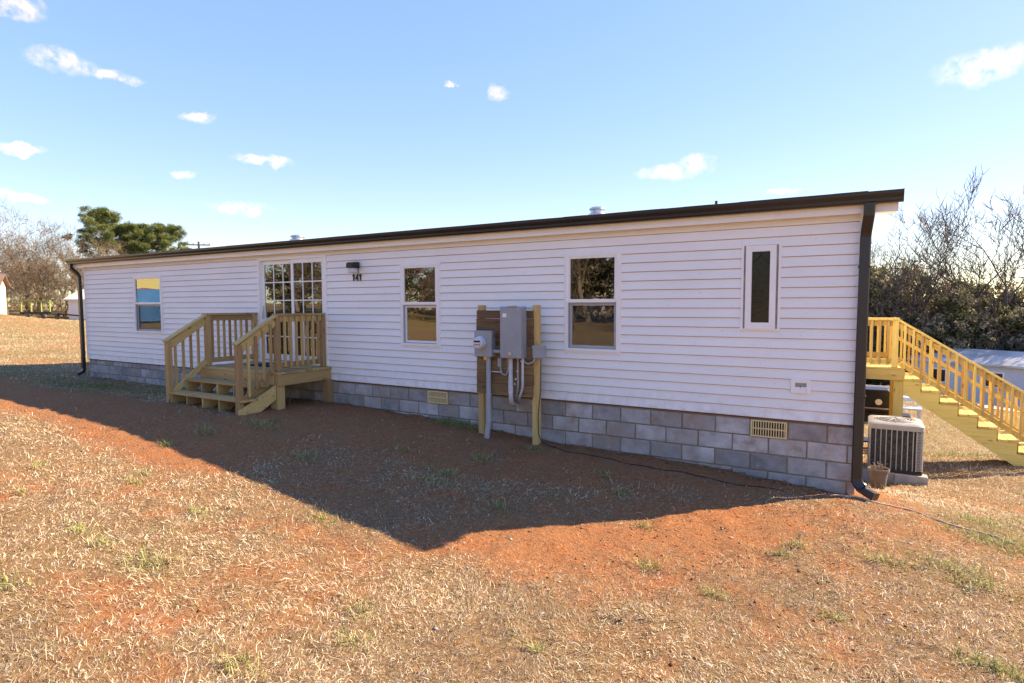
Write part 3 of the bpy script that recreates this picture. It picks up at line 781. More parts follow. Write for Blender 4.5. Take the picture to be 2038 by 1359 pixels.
for x in (XL, XR):
    rail_post(x, YF, FZ+.001, 1.395)
    rail_post(x, YN, G(x, YN)-.10, .955)
    rail_post(x, -.05, FZ+.001, 1.385)
    sgn = 1 if x == XR else -1
    # level rail back to the wall
    beam('top_rail', (x, YF+.046, 1.345), (x, -.096, 1.345), .04, .10, M_porch, porch)
    beam('cap_rail', (x, YF-.055, 1.4155), (x, -.002, 1.4155), .14 if sgn < 0 else .10, .036, M_porch, porch)
    beam('bottom_rail', (x, YF+.046, FZ+.105), (x, -.096, FZ+.105), .04, .09, M_porch, porch)
    for k in range(7):
        y = YF+.12+k*.118
        beam('baluster', (x+sgn*.040, y, FZ+.07), (x+sgn*.040, y, 1.385), .038, .038, M_porch, porch, up=(0, 1, 0), bevel=.003)
    # sloped stair rail
    beam('stair_rail', (x, YF-.046, 1.30), (x, YN+.046, .905), .04, .13, M_porch, porch)
    beam('stair_cap', (x, YF-.02, 1.405), (x, YN-.07, .962), .10, .036, M_porch, porch)
    beam('stair_bottom_rail', (x, YF-.046, FZ+.10), (x, YN+.046, .055), .04, .09, M_porch, porch)
    for k in range(4):
        t = (k+.75)/4.4; y = YF-.05+(YN-YF+.1)*t
        beam('baluster', (x+sgn*.040, y, .06+(FZ+.08-.06)*(1-t)), (x+sgn*.040, y, .915+(1.30-.905)*(1-t)+.02), .038, .038, M_porch, porch, up=(0, 1, 0), bevel=.003)
# steps
zy = G(-6.5, YN)
for z, y in ((.285, -1.345), (.09, -1.625)):
    for j in (0, 1):
        beam('tread', (XL+(.055 if z > .2 else -.06), y+.07-j*.142, z-.017), (XR+(.10 if z < .2 else .02)-(.0), y+.07-j*.142, z-.017), .138, .034, M_porch, porch)
for k in range(5):
    x = XL+.075+(XR-XL-.15)*k/4
    pl = [(YF-.112, PZ-.19), (YF-.112, .25), (-1.485, .25), (-1.485, .055), (-1.75, .055), (-1.75, zy-.05), (-1.60, zy-.05)]
    MB().prism(pl, 'x', x-.018, x+.018).build('stringer', M_porch, porch)
MB().prism([(YF-.112, .262), (YF-.112, .03), (-1.50, zy-.06), (-1.80, zy-.06), (-1.80, zy+.05)], 'x', XR+.05, XR+.088).build('side_stringer', M_porch, porch)
beam('riser', (XL-.05, YF-.122, FZ-.12), (XR+.05, YF-.122, FZ-.12), .022, .17, M_porch, porch)
tag(MB().box(-7.0, -6.1, -.62, -.06, FZ+.001, FZ+.016).build('doormat', M_mat), 'black rubber doormat lying before the patio door', 'doormat')

# ------------------------------------------------------------------ electric service board
bx = empty('utility_board', (-1.55, -.32, G(-1.55, -.32)), 'rough brown plank board on two posts for the electric service', 'utility board')
for x in (-2.0, -1.105):
    beam('post', (x, -.30, G(x, -.30)-.15), (x, -.30, 1.565), .09, .09, M_porch, bx, up=(0, 1, 0), bevel=.005)
pz = .302; k = 0
for hgt in (.155, .145, .20, .185, .19, .20, .115):
    beam('plank', (-2.048+rnd.uniform(0, .008), -.3655, pz+hgt/2), (-1.118-rnd.uniform(0, .01), -.3655, pz+hgt/2), .036, hgt-rnd.uniform(.002, .006), M_old, bx); pz += hgt
mt = MB().box(-2.005, -1.715, -.50, -.385, .838, 1.205).build('electric_meter', M_box, None, bevel=.006)
tag(mt, 'grey meter box with round glass meter on the plank board', 'electric meter')
MB().lathe([(.095, -.50), (.095, -.515), (.086, -.518)], (-1.895, 0, 1.035), 28, 'y').build('meter_ring', M_steel, mt, smooth=True)
MB().lathe([(.082, -.518), (.082, -.575), (.070, -.59), (.02, -.593)], (-1.895, 0, 1.035), 28, 'y').build('meter_glass', M_lampglass, mt, smooth=True)
MB().box(-1.945, -1.845, -.598, -.590, 1.045, 1.070).build('meter_display', M_iron, mt)
for k in range(4): MB().box(-1.935+k*.024, -1.921+k*.024, -.597, -.590, 1.005, 1.018).build('meter_mark', M_iron, mt)
MB().box(-1.735, -1.70, -.47, -.44, 1.12, 1.16).build('seal_clip', M_brass, mt)
MB().tube([(-1.80, -.44, .84), (-1.80, -.44, .30), (-1.80, -.445, .28)], .036, 14).build('conduit', M_pvc, mt, smooth=True)
zc = G(-1.82, -.47)
MB().tube([(-1.80, -.445, .29), (-1.80, -.445, -.08), (-1.805, -.45, -.14), (-1.825, -.47, zc-.05)], .041, 14).build('conduit', M_pvc, mt, smooth=True)
MB().tube([(-1.80, -.445, .31), (-1.80, -.445, .26)], .046, 14).build('coupling', M_pvc, mt, smooth=True)
MB().lathe([(.03, 0), (.03, -.05)], (-1.845, -.45, .838), 12).build('brass_fitting', M_brass, mt)
pn = MB().box(-1.545, -1.215, -.545, -.385, .838, 1.545).build('breaker_panel', M_box, None, bevel=.006)
tag(pn, 'tall grey electric breaker panel on the plank board', 'breaker panel')
MB().box(-1.54, -1.22, -.5505, -.5445, .86, 1.525).build('panel_door', M_box, pn, bevel=.002)
MB().box(-1.42, -1.30, -.565, -.50, 1.5445, 1.556).build('top_hinge', M_steel, pn)
MB().tube([(-1.716, -.44, .915), (-1.544, -.44, .915)], .027, 12).build('nipple', M_pvc, pn, smooth=True)
MB().box(-1.40, -1.36, -.562, -.5495, .885, .925).build('latch', M_steel, pn)
for zz in (.865, 1.50): MB().lathe([(.008, -.5535), (.008, -.5495)], (-1.25, 0, zz), 8, 'y').build('screw', M_steel, pn)
MB().box(-1.50, -1.44, -.5515, -.5502, 1.40, 1.45).build('sticker', M_trim, pn)
def pipe(pts, r, mat, parent, name='conduit'):
    # round the corners a little
    P = [Vector(p) for p in pts]; out = [P[0]]
    for a, q, c2 in zip(P[:-2], P[1:-1], P[2:]):
        da, dc = (a-q), (c2-q); l = min(.09, da.length*.45, dc.length*.45)
        A, C = q+da.normalized()*l, q+dc.normalized()*l
        for t in (0, .25, .5, .75, 1): out.append(A*(1-t)**2+q*2*t*(1-t)+C*t*t)
    out.append(P[-1]); return MB().tube(out, r, 12).build(name, mat, parent, smooth=True)
pipe([(-1.425, -.46, .84), (-1.425, -.46, .30), (-1.45, -.40, .20), (-1.53, -.20, .13), (-1.60, .0, .12)], .031, M_pvc2, pn)
MB().tube([(-1.425, -.46, .52), (-1.425, -.46, .34)], .036, 14).build('coupling', M_pvc2, pn, smooth=True)
pipe([(-1.31, -.46, .84), (-1.31, -.46, .42), (-1.40, -.36, .25), (-1.56, -.02, .14)], .013, M_pvc, pn)
pipe([(-1.235, -.46, .84), (-1.235, -.46, .42), (-1.33, -.40, .27), (-1.52, -.06, .16)], .017, M_pvc2, pn)
for x, z in ((-1.30, .66), (-1.33, .55), (-1.345, .48), (-1.24, .80)): MB().lathe([(.014, -.49), (.012, -.475)], (x, 0, z), 8, 'y').build('pipe_clip', M_steel, pn)
sb = MB().box(-1.66, -1.60, -.43, -.385, .70, .82).build('ground_clamp_box', M_box, None, bevel=.003)
tag(sb, 'small grey box with looped cable between meter and breaker panel', 'junction box')
pipe([(-1.62, -.41, .70), (-1.60, -.41, .60), (-1.53, -.41, .58), (-1.49, -.41, .66), (-1.50, -.41, .84)], .012, M_pvc, sb, 'cable')
pipe([(-1.60, -.41, .625), (-1.80, -.405, .625)], .010, M_pvc2, sb, 'cable')
jb = MB().box(-1.09, -.93, -.45, -.345, .848, 1.012).build('junction_box', M_box, None, bevel=.005)
tag(jb, 'small grey disconnect box on the right post with black cable', 'junction box')
MB().box(-1.095, -.925, -.4535, -.40, .985, 1.018).build('box_lid', M_box, jb)
pipe([(-1.075, -.41, .85), (-1.09, -.42, .79), (-1.17, -.43, .76), (-1.235, -.43, .79), (-1.25, -.43, .86)], .012, M_pvc, jb, 'cable')
cz = lambda x, y: (x, y, G(x, y)+.005)
pts = [(-.985, -.40, .86), (-.99, -.40, .40), (-1.03, -.40, .05), (-1.02, -.40, -.2), (-.98, -.38, G(-.98, -.38)+.06)]
for i in range(26):
    t = i/25; x = -.90+2.95*t; pts.append(cz(x, -.30-.10*math.sin(t*3.1)-.03*math.sin(t*17)-.12*t))
MB().tube(pts, .0065, 8).build('black_cable', M_black, jb, smooth=True)
pts = [cz(2.47+1.55*i/24, -.17-.02*i/24-.30*(max(0, i-6)/18)**1.6+.03*math.sin(i*.7)) for i in range(25)]
tag(MB().tube(pts, .011, 8).build('cord', M_cord, None, smooth=True), 'thin tan cord lying on the red clay below the downspout', 'cord')

# ------------------------------------------------------------------ rear deck and stairs (right)
YD, DX1, DZ = 4.36, 3.355, .50
dk = empty('rear_deck', (2.5, 4.9, G(2.5, 4.9)), 'bright yellow new pine rear deck with long staircase and railings', 'deck')
for k in range(11):
    y = YD-.02+k*.143; beam('deck_board', (-.4, y+.07, DZ-.018), (DX1, y+.07, DZ-.018), .137, .034, M_new, dk)
beam('rim_joist', (-.4, YD-.02, DZ-.125), (DX1+.02, YD-.02, DZ-.125), .042, .175, M_new, dk)
beam('rim_joist', (DX1-.02, YD+.002, DZ-.125), (DX1-.02, YD+1.56, DZ-.125), .04, .175, M_new, dk)
for x, y in ((3.295, YD+.075), (3.295, YD+1.48), (1.2, YD+.075), (1.2, YD+1.48)):
    beam('support_post', (x, y, G(x, y)-.1), (x, y, DZ-.036), .14, .14, M_new, dk, up=(0, 1, 0))
for x in (3.225, 1.7, .1): rail_post(x, YD+.02, DZ+.0, 1.30, .09, dk, M_new)
rail_post(3.225, YD+1.47, DZ, 1.30, .09, dk, M_new)
beam('cap_rail', (-.3, YD, 1.318), (3.275, YD, 1.318), .13, .036, M_new, dk)
for z in (1.24, .60): beam('rail', (-.3, YD+.03, z), (3.18, YD+.03, z), .038, .09, M_new, dk)
for k in range(28):
    x = 3.12-k*.118; beam('baluster', (x, YD-.010, .54), (x, YD-.010, 1.295), .036, .036, M_new, dk, up=(0, 1, 0), bevel=.003)
for z in (1.24, .60): beam('rail', (-.3, YD+1.5, z), (3.18, YD+1.5, z), .038, .09, M_new, dk)
for k in range(28):
    x = 3.12-k*.118; beam('baluster', (x, YD+1.535, .54), (x, YD+1.535, 1.295), .036, .036, M_new, dk, up=(0, 1, 0), bevel=.003)
NS = 10; RI, RU = .1755, .2525
sx = lambda n: DX1-.06+RU*n                               # nosing x of tread n (1..)
NT_ = 1
for n in range(1, NS):
    z = DZ-RI*n
    if z < G(sx(n), YD+.4)+.02: break
    NT_ = n
    for j in (0, 1): beam('tread', (sx(n)-.185+j*.13+.06, YD-.045, z-.019), (sx(n)-.185+j*.13+.06, YD+1.02, z-.019), .126, .038, M_new, dk)
    beam('riser', (sx(n)-.19+.0, YD-.02, z+RI/2-.02), (sx(n)-.19+.0, YD+.98, z+RI/2-.02), .02, RI-.042, M_new, dk)
for y in (YD-.015, YD+.48, YD+.985):
    x0s = DX1+.002; pl = []; n = 1
    pl = [(x0s, DZ-RI-.041)]
    while True:
        xe = sx(n)+.050; pl.append((xe, DZ-RI*n-.041))
        if n >= NS-1 or DZ-RI*(n+1) < G(sx(n+1), YD)-.0: break
        pl.append((xe, DZ-RI*(n+1)-.041)); n += 1
    gzn = G(pl[-1][0], y)-.05
    pl.append((pl[-1][0], gzn)); zl0 = DZ-RI-.041-.21
    pl.append((x0s+(zl0-gzn)/(RI/RU), gzn)); pl.append((x0s, zl0))
    MB().prism(pl[::-1], 'y', y-.02, y+.02).build('stringer', M_new, dk)
XE = sx(NT_)+.22
rl = lambda x: 1.275-(x-3.27)*.665
for y, so in ((YD+.0, -1), (YD+1.02, 1)):
    beam('stair_cap', (3.235, y, rl(3.235)+.02), (XE, y, rl(XE)+.02), .085, .034, M_new, dk)
    beam('stair_rail', (3.26, y+.02*-so, rl(3.26)-.07), (XE, y+.02*-so, rl(XE)-.07), .038, .085, M_new, dk)
    beam('stair_rail', (3.27, y+.02*-so, rl(3.27)-.30), (XE, y+.02*-so, rl(XE)-.30), .038, .060, M_new, dk) if so > 0 else None
    beam('stair_bottom_rail', (3.30, y+.02*-so, rl(3.30)-.685), (XE, y+.02*-so, rl(XE)-.685), .038, .085, M_new, dk)
    for k in range(17):
        x = 3.36+k*.118
        beam('baluster', (x, y+so*.018, rl(x)-.73), (x, y+so*.018, rl(x)+.002), .036, .036, M_new, dk, up=(0, 1, 0), bevel=.003)
    rail_post(XE-.06, y, G(XE-.06, y)-.1, rl(XE-.06)+.0, .09, dk, M_new)
rail_post(4.30, YD+.98, DZ-RI*4-.3, rl(4.30)-.02, .09, dk, M_new)

# ------------------------------------------------------------------ air conditioner
ax0, ax1, ay0, ay1, az0, az1 = 2.87, 3.535, 2.62, 3.28, -.865, -.155
ac = empty('air_conditioner', (3.2, 2.95, az0), 'square beige grey outdoor air conditioner with round fan guard on top', 'air conditioner')
MB().box(ax0+.03, ax1-.03, ay0+.03, ay1-.03, az0+.03, az1-.09).build('coil', M_accoil, ac)
MB().box(ax0, ax1, ay0, ay1, az0-.01, az0+.045).build('base_pan', M_iron, ac, bevel=.01)
def rrect(x0, x1, y0, y1, r, n=5):
    out = []
    for cx, cy, a0 in ((x1-r, y0+r, -90), (x1-r, y1-r, 0), (x0+r, y1-r, 90), (x0+r, y0+r, 180)):
        for i in range(n+1): a = math.radians(a0+90*i/n); out.append((cx+r*math.cos(a), cy+r*math.sin(a)))
    return out
lid = MB(); c0 = rrect(ax0-.012, ax1+.012, ay0-.012, ay1+.012, .07)
n = len(c0); ctr = ((ax0+ax1)/2, (ay0+ay1)/2)
lv = []
for ins, z in ((0, az1-.095), (0, az1-.025), (.03, az1-.004)):
    for (x, y) in c0:
        dx, dy = ctr[0]-x, ctr[1]-y; l = math.hypot(dx, dy); lv.append((x+dx/l*ins, y+dy/l*ins, z))
for (x, y) in c0:
    a = math.atan2(y-ctr[1], x-ctr[0]); lv.append((ctr[0]+.27*math.cos(a), ctr[1]+.27*math.sin(a), az1+.008))
for (x, y) in c0:
    a = math.atan2(y-ctr[1], x-ctr[0]); lv.append((ctr[0]+.25*math.cos(a), ctr[1]+.25*math.sin(a), az1-.05))
lf = [(i*n+k, i*n+(k+1) % n, (i+1)*n+(k+1) % n, (i+1)*n+k) for i in range(4) for k in range(n)]
lid.add(lv, lf); lid.build('lid', M_acgrey, ac, smooth=True)
MB().lathe([(.255, az1-.06), (.24, az1-.075), (.02, az1-.075)], (ctr[0], ctr[1], 0), 24).build('fan_well', M_iron, ac)
fg = MB()
for r in (.06, .10, .14, .18, .22, .255):
    fg.tube([(ctr[0]+r*math.cos(2*math.pi*k/24), ctr[1]+r*math.sin(2*math.pi*k/24), az1+.012+.02*(1-r/.26)) for k in range(25)], .004, 5)
for k in range(16):
    a = 2*math.pi*k/16; fg.tube([(ctr[0]+.03*math.cos(a), ctr[1]+.03*math.sin(a), az1+.03), (ctr[0]+.262*math.cos(a), ctr[1]+.262*math.sin(a), az1+.010)], .004, 5)
fg.build('fan_guard', M_acbar, ac)
for k in range(10):
    x = ax0+.015+k*.0655
    if x < ax1-.075: MB().box(x, x+.012, ay0-.004, ay0+.012, az0+.04, az1-.09).build('grille_bar', M_acbar, ac)
    y = ay0+.02+k*.0655
    if y < ay1-.03: MB().box(ax1-.012, ax1+.004, y, y+.012, az0+.04, az1-.09).build('grille_bar', M_acbar, ac)
    if y < ay1-.03: MB().box(ax0-.004, ax0+.012, y, y+.012, az0+.04, az1-.09).build('grille_bar', M_acbar, ac)
MB().box(ax1-.085, ax1-.072, ay0-.006, ay0+.014, az0+.04, az1-.09).build('corner_trim', M_acbar, ac)
for k in range(26):
    z = az0+.05+k*.0215
    if z > az1-.11: break
    MB().prism([(ax1-.073, ay0-.006), (ax1-.01, ay0-.010), (ax1+.004, ay0+.01), (ax1+.004, ay0+.06), (ax1-.012, ay0+.06), (ax1-.02, ay0+.012), (ax1-.073, ay0+.012)], 'z', z, z+.010).build('corner_louver', M_acbar, ac)
for i, (x, y, wx, wy) in enumerate(((3.02, 2.70, .48, .20), (3.40, 2.66, .40, .20), (3.2, 3.18, .55, .2))):
    z = min(G(x-wx/2, y), G(x+wx/2, y), G(x, y))
    tag(MB().box(x-wx/2, x+wx/2, y-wy/2, y+wy/2, z-.05, az0-.011).build('concrete_footing', M_conc, None, bevel=.01),
        ['long low concrete slab under the air conditioner behind the pot', 'short concrete block under the outer corner of the air conditioner', 'concrete slab under the back of the air conditioner'][i], 'concrete block')
# flower pot
pzz = G(2.99, 1.85)-.01
pot = empty('flower_pot', (2.99, 1.85, pzz), 'brown flower pot with dead plant beside the block wall', 'flower pot')
MB().lathe([(.075, 0), (.08, .004), (.112, .25), (.128, .255), (.13, .29), (.118, .29), (.112, .25), (.03, .24)], (2.99, 1.85, pzz), 24).build('pot', M_terra, pot, smooth=True)
MB().lathe([(.111, .235), (.06, .248), (.01, .25)], (2.99, 1.85, pzz), 16).build('soil', M_polewood, pot)
st = MB(); r0 = random.Random(4)
for k in range(34):
    a = r0.uniform(0, 6.28); r = r0.uniform(0, .08); x, y = 2.99+r*math.cos(a), 1.85+r*math.sin(a); z = pzz+.24; pp = [(x, y, z)]
    for j in range(4):
        x += r0.uniform(-.03, .03); y += r0.uniform(-.03, .03); z += r0.uniform(-.005, .05); pp.append((x, y, z))
    st.tube(pp, .0035, 4)
st.build('dead_stems', M_bark_tan, pot)

# ------------------------------------------------------------------ grill and chair below the deck
gx0, gy0 = 2.98, 6.5; gzz = G(gx0, gy0)
gr = empty('barbecue_grill', (gx0, gy0, gzz), 'black barbecue grill on legs under the rear deck', 'grill')
MB().prism([(gx0-.36, gzz+.80), (gx0+.36, gzz+.80), (gx0+.36, gzz+1.06), (gx0+.24, gzz+1.24), (gx0-.24, gzz+1.24), (gx0-.36, gzz+1.06)], 'y', gy0-.24, gy0+.24).build('hood', M_iron, gr, bevel=.01)
MB().box(gx0-.35, gx0+.35, gy0-.23, gy0+.23, gzz+.58, gzz+.795).build('firebox', M_iron, gr, bevel=.01)
MB().box(gx0+.36, gx0+.62, gy0-.2, gy0+.2, gzz+.72, gzz+.75).build('side_shelf', M_iron, gr)
MB().lathe([(.06, -.252), (.06, -.24), (.05, -.24)], (gx0+.08, gy0, gzz+1.0), 20, 'y').build('gauge', M_trim, gr)
MB().tube([(gx0-.25, gy0-.30, gzz+.88), (gx0+.25, gy0-.30, gzz+.88)], .014, 8).build('handle', M_steel, gr)
for x in (-.3, .3):
    for y in (-.18, .18): MB().box(gx0+x-.02, gx0+x+.02, gy0+y-.02, gy0+y+.02, gzz, gzz+.585).build('leg', M_iron, gr)
MB().box(gx0-.3, gx0+.3, gy0-.2, gy0+.2, gzz+.16, gzz+.19).build('lower_shelf', M_iron, gr)
cx0, cy0 = 3.45, 10.8; czz = G(cx0, cy0)
ch = empty('garden_bench', (cx0, cy0, czz), 'blue grey bench standing on the lawn behind the rear deck', 'bench')
for z in (.44, .62, .76, .90): beam('slat', (cx0-.65, cy0+(.0 if z < .5 else .25), czz+z), (cx0+.65, cy0+(.0 if z < .5 else .25), czz+z), .04 if z > .5 else .42, .09 if z > .5 else .04, M_paleblue, ch)
for x in (-.6, .6):
    for y in (-.18, .25): beam('leg', (cx0+x, cy0+y, czz-.02), (cx0+x, cy0+y, czz+(.42 if y < 0 else .95)), .05, .05, M_paleblue, ch, up=(0, 1, 0))

# ------------------------------------------------------------------ far buildings
def local_house(name, origin, ang, L, Dp, H, rise, mat, roofmat, label, cat, openings=(), over=.25):
    """gabled box: local x along the front; front faces local -y"""
    root = empty(name, origin, label, cat); root.rotation_euler = (0, 0, ang)
    def lb(mb, nm, m, parent=root):
        me = mesh_np(nm, mb.v, mb.f); me.materials.append(m); o = bpy.data.objects.new(nm, me); COL.objects.link(o); o.parent = parent; return o
    lb(MB().prism([(0, -1.2), (Dp, -1.2), (Dp, H), (Dp/2, H+rise), (0, H)], 'x', 0, L), 'wall', mat)
    k = rise/(Dp/2)
    lb(MB().prism([(-over, H-k*over+.02), (Dp/2, H+rise+.02), (Dp+over, H-k*over+.02), (Dp+over, H-k*over+.12), (Dp/2, H+rise+.12), (-over, H-k*over+.12)], 'x', -over, L+over), 'roof', roofmat)
    for (kind, x0, x1, z0, z1) in openings:
        o = lb(MB().ring(x0, x1, z0, z1, .07, -.05, .02), kind, M_trim)
        lb(MB().box(x0+.06, x1-.06, -.02, .01, z0+.06, z1-.06), 'pane' if kind == 'window' else 'door_leaf', M_glass2 if kind == 'window' else M_paleblue, o)
    return root
M_glass2 = simple('dark_window_glass', (.02,.025,.03), .08, var=.2, spec=.7)
tang = math.atan2(-2.41, 3.77)
tz = -3.75
local_house('trailer_home', (5.35, 34.25, tz), tang, 15.0, 3.6, 2.1, .55, M_paleblue, M_roofgrey, 'low pale trailer home with grey roof seen behind the staircase', 'trailer home',
            [('window', 3.4, 4.5, .9, 1.75), ('window', 8.2, 9.4, .9, 1.75), ('door', 6.0, 6.9, .05, 1.95), ('window', 1.0, 1.8, .9, 1.7)])
local_house('garden_shed', (-50.5, 7.3, G(-47.6, 9)-.05), math.radians(62), 3.0, 3.0, 2.0, .7, M_beige, M_brownroof, 'beige garden shed at the edge of the left field', 'shed', [('door', .8, 1.7, .05, 1.85)])
local_house('white_shed', (-52.4, 15.6, .55), math.radians(35), 5.0, 4.0, 1.55, .75, M_paleblue, M_roofgrey, 'small white shed with grey gable roof beside the bare trees', 'shed', [('door', .8, 1.8, .05, 1.5)])
# house and pool across the way, seen mirrored in the far window
local_house('yellow_house', (-34.2, -17.5, 1.0), math.radians(90), 13.0, 8.0, 3.0, 1.4, M_yellow, M_brownroof, 'pale yellow house across the lot mirrored in the far window', 'house',
            [('window', 7.6, 8.7, 1.75, 2.7), ('window', 2.2, 3.3, 1.2, 2.5), ('door', 10.4, 11.4, .1, 2.1)])
pgz = G(-27.6, -8.6)-.05
pool = empty('swimming_pool', (-27.6, -8.6, pgz), 'round blue above ground swimming pool before the yellow house', 'pool')
MB().lathe([(2.3, 0), (2.3, 1.48), (2.26, 1.48), (2.26, 1.2), (.05, 1.2)], (-27.6, -8.6, pgz), 32).build('pool_wall', M_blue, pool, smooth=True)
for k in range(12):
    a = 2*math.pi*(k+.4)/12; x, y = -27.6+2.36*math.cos(a), -8.6+2.36*math.sin(a)
    MB().tube([(x, y, pgz), (x, y, pgz+1.5)], .05, 8).build('pool_post', M_trim, pool)
MB().lathe([(.5, 1.19), (.6, 1.35), (.5, 1.52), (.1, 1.57)], (-27.0, -8.2, pgz), 20).build('pool_float', M_red, pool, smooth=True)
local_house('brown_roof_house', (-15.5, -33.5, .6), math.radians(172), 14.0, 8.0, 2.6, 1.6, M_beige, M_brownroof, 'beige house with brown roof across the street, mirrored in a window', 'house', [('window', 3, 4.2, .9, 2.1), ('window', 8, 9.2, .9, 2.1)])

# wagon frame on the left field
wx, wy = -47.2, 11.8; wz = G(wx, wy)
wg = empty('farm_trailer', (wx, wy, wz), 'low flatbed farm trailer with lime green upright frame on the field', 'trailer')
dv = Vector((1.65, .97, 0)).normalized()
def wp(t, s, z): return (wx+dv.x*t-dv.y*s, wy+dv.y*t+dv.x*s, wz+z)
beam('bed', wp(-1.1, 0, .5), wp(1.1, 0, .5), 1.2, .16, M_iron, wg)
for t in (-1.0, -.3, .4, 1.0):
    beam('upright', wp(t, -.55, .5), wp(t, -.55, 1.35), .07, .07, M_limegreen, wg, up=(0, 1, 0))
beam('top_bar', wp(-1.03, -.55, 1.36), wp(1.03, -.55, 1.36), .07, .07, M_limegreen, wg)
for t in (-.6, .6):
    for s in (-.6, .6):
        p = Vector(wp(t, s, .24)); MB().lathe([(.24, -.07), (.25, 0), (.24, .07)], p, 18, 'y').build('wheel', M_black, wg)
beam('tongue', wp(1.1, 0, .42), wp(2.6, 0, .3), .1, .1, M_iron, wg)
# utility pole
px, py = -74.6, 40.5; pgz = G(px, py)
up_ = empty('utility_pole', (px, py, pgz), 'distant wooden utility pole with crossarm above the roofline', 'utility pole')
MB().tube([(px, py, pgz-.3), (px, py, 10.2)], [.2, .13], 10).build('pole', M_polewood, up_)
beam('crossarm', (px-1.1, py-.9, 9.75), (px+1.1, py+.9, 9.75), .12, .14, M_polewood, up_)
for t in (-1, -.5, .5, 1): MB().lathe([(.06, 0), (.09, .12), (.04, .26)], (px+1.05*t, py+.86*t, 9.82), 8).build('insulator', M_steel, up_)

# ------------------------------------------------------------------ trees
def tubes_np(S, sides):
    """S (n,8): p0 p1 r0 r1 -> verts, quads"""
    S = np.asarray(S, float); p0, p1 = S[:, :3], S[:, 3:6]; d = p1-p0; d = d/np.maximum(np.linalg.norm(d, axis=1), 1e-9)[:, None]
    ref = np.where(np.abs(d[:, 2:3]) < .9, np.array([[0, 0, 1.]]), np.array([[1., 0, 0]])); a = np.cross(d, ref); a /= np.linalg.norm(a, axis=1)[:, None]; b_ = np.cross(d, a)
    V = np.zeros((len(S), 2*sides, 3))
    for k in range(sides):
        t = 2*math.pi*k/sides; o = a*math.cos(t)+b_*math.sin(t)
        V[:, k] = p0+o*S[:, 6:7]; V[:, sides+k] = p1+o*S[:, 7:8]
    base = (np.arange(len(S))*2*sides)[:, None]
    F = np.concatenate([base+np.array([[k, (k+1) % sides, sides+(k+1) % sides, sides+k]]) for k in range(sides)], 0)
    return V.reshape(-1, 3), F.astype(np.int32)
def grow_tree(seed, H, r, nl=(7, 5, 4, 4), spread=.75, upb=.25, fork=.35, tw=.012, crook=.18):
    R = random.Random(seed); segs = {0: [], 1: [], 2: [], 3: [], 4: []}
    def rv(): return Vector((R.gauss(0, 1), R.gauss(0, 1), R.gauss(0, 1)))
    def branch(p, d, L, rad, lev):
        n = (7, 5, 4, 3, 2)[lev]; pts = [p]; rr = []
        for i in range(n):
            d = (d+rv()*crook*(.45 if lev == 0 else 1)+Vector((0, 0, upb*(.3 if lev == 0 else 1)/n*2))).normalized()
            q = p+d*L/n; t0, t1 = i/n, (i+1)/n
            ra, rb_ = max(rad*(1-t0*.75), tw*.6), max(rad*(1-t1*.75), tw*.5)
            segs[lev].append((*p, *q, ra, rb_)); p = q; pts.append((p, d, rb_))
        if lev >= len(nl): return
        m = nl[lev]
        for k in range(m):
            t = (fork+(1-fork)*(k+R.random())/m) if lev == 0 else .2+.8*(k+R.random())/m
            i = min(int(t*n), n-1); q, dd, rb_ = pts[i+1]
            side = rv(); side = (side-dd*side.dot(dd)).normalized()
            nd = (dd*(1-spread*.55)+side*spread).normalized()
            branch(q, nd, L*R.uniform(.42, .68)*(1.0 if lev else .9), max(rb_*R.uniform(.5, .8), tw), lev+1)
    branch(Vector((0, 0, -.3)), Vector((R.gauss(0, .05), R.gauss(0, .05), 1)).normalized(), H*.72, r, 0)
    return segs
def tree_meshes(name, segs, mt, mc):
    V, F = tubes_np(segs[0]+segs[1], 6); m1 = mesh_np(name+'_trunk', V, F, True); m1.materials.append(mt)
    V, F = tubes_np(segs[2]+segs[3]+segs[4], 3); m2 = mesh_np(name+'_crown', V, F); m2.materials.append(mc)
    return m1, m2
def leafy(name, seed, n, lobes, size, cols, flat=.0, long=1.0, wid=.45, cf=1.0):
    """leaf quads in uneven clumps; lobes = (x,y,z,rx,ry,rz,weight)"""
    R = np.random.RandomState(seed); lob = np.array(lobes, float); w = lob[:, 6]/lob[:, 6].sum()
    # clump centres inside each lobe, then leaves round each clump
    nc = max(40, n//42); li = R.choice(len(lob), nc, p=w)
    u = R.normal(size=(nc, 3)); u /= np.linalg.norm(u, axis=1)[:, None]; rad = R.rand(nc, 1)**(.42)
    C = lob[li, :3]+u*rad*lob[li, 3:6]
    ci = R.randint(0, nc, n); cs = (.16+.30*R.rand(nc))*np.mean(lob[:, 3])*.62*cf
    P = C[ci]+R.normal(size=(n, 3))*cs[ci][:, None]*np.array([.6, .6, .45])
    nrm = R.normal(size=(n, 3))+np.array([0, 0, flat]); nrm /= np.linalg.norm(nrm, axis=1)[:, None]
    a = np.cross(nrm, R.normal(size=(n, 3))); a /= np.linalg.norm(a, axis=1)[:, None]; b_ = np.cross(nrm, a)
    s = size*(.6+.8*R.rand(n, 1))
    V = np.stack([P-a*s*long, P-b_*s*wid, P+a*s*long, P+b_*s*wid], 1).reshape(-1, 3)
    F = np.arange(4*n, dtype=np.int32).reshape(-1, 4)
    me = mesh_np(name, V, F)
    c = np.array(cols)[R.randint(0, len(cols), nc)][ci]*(.65+.7*R.rand(n, 1))
    rgba = np.ones((n, 4)); rgba[:, :3] = c; rgba = np.repeat(rgba, 4, 0)
    at = me.color_attributes.new('tint', 'FLOAT_COLOR', 'POINT'); at.data.foreach_set('color', rgba.ravel().astype(np.float32))
    me.materials.append(M_leafmat); return me
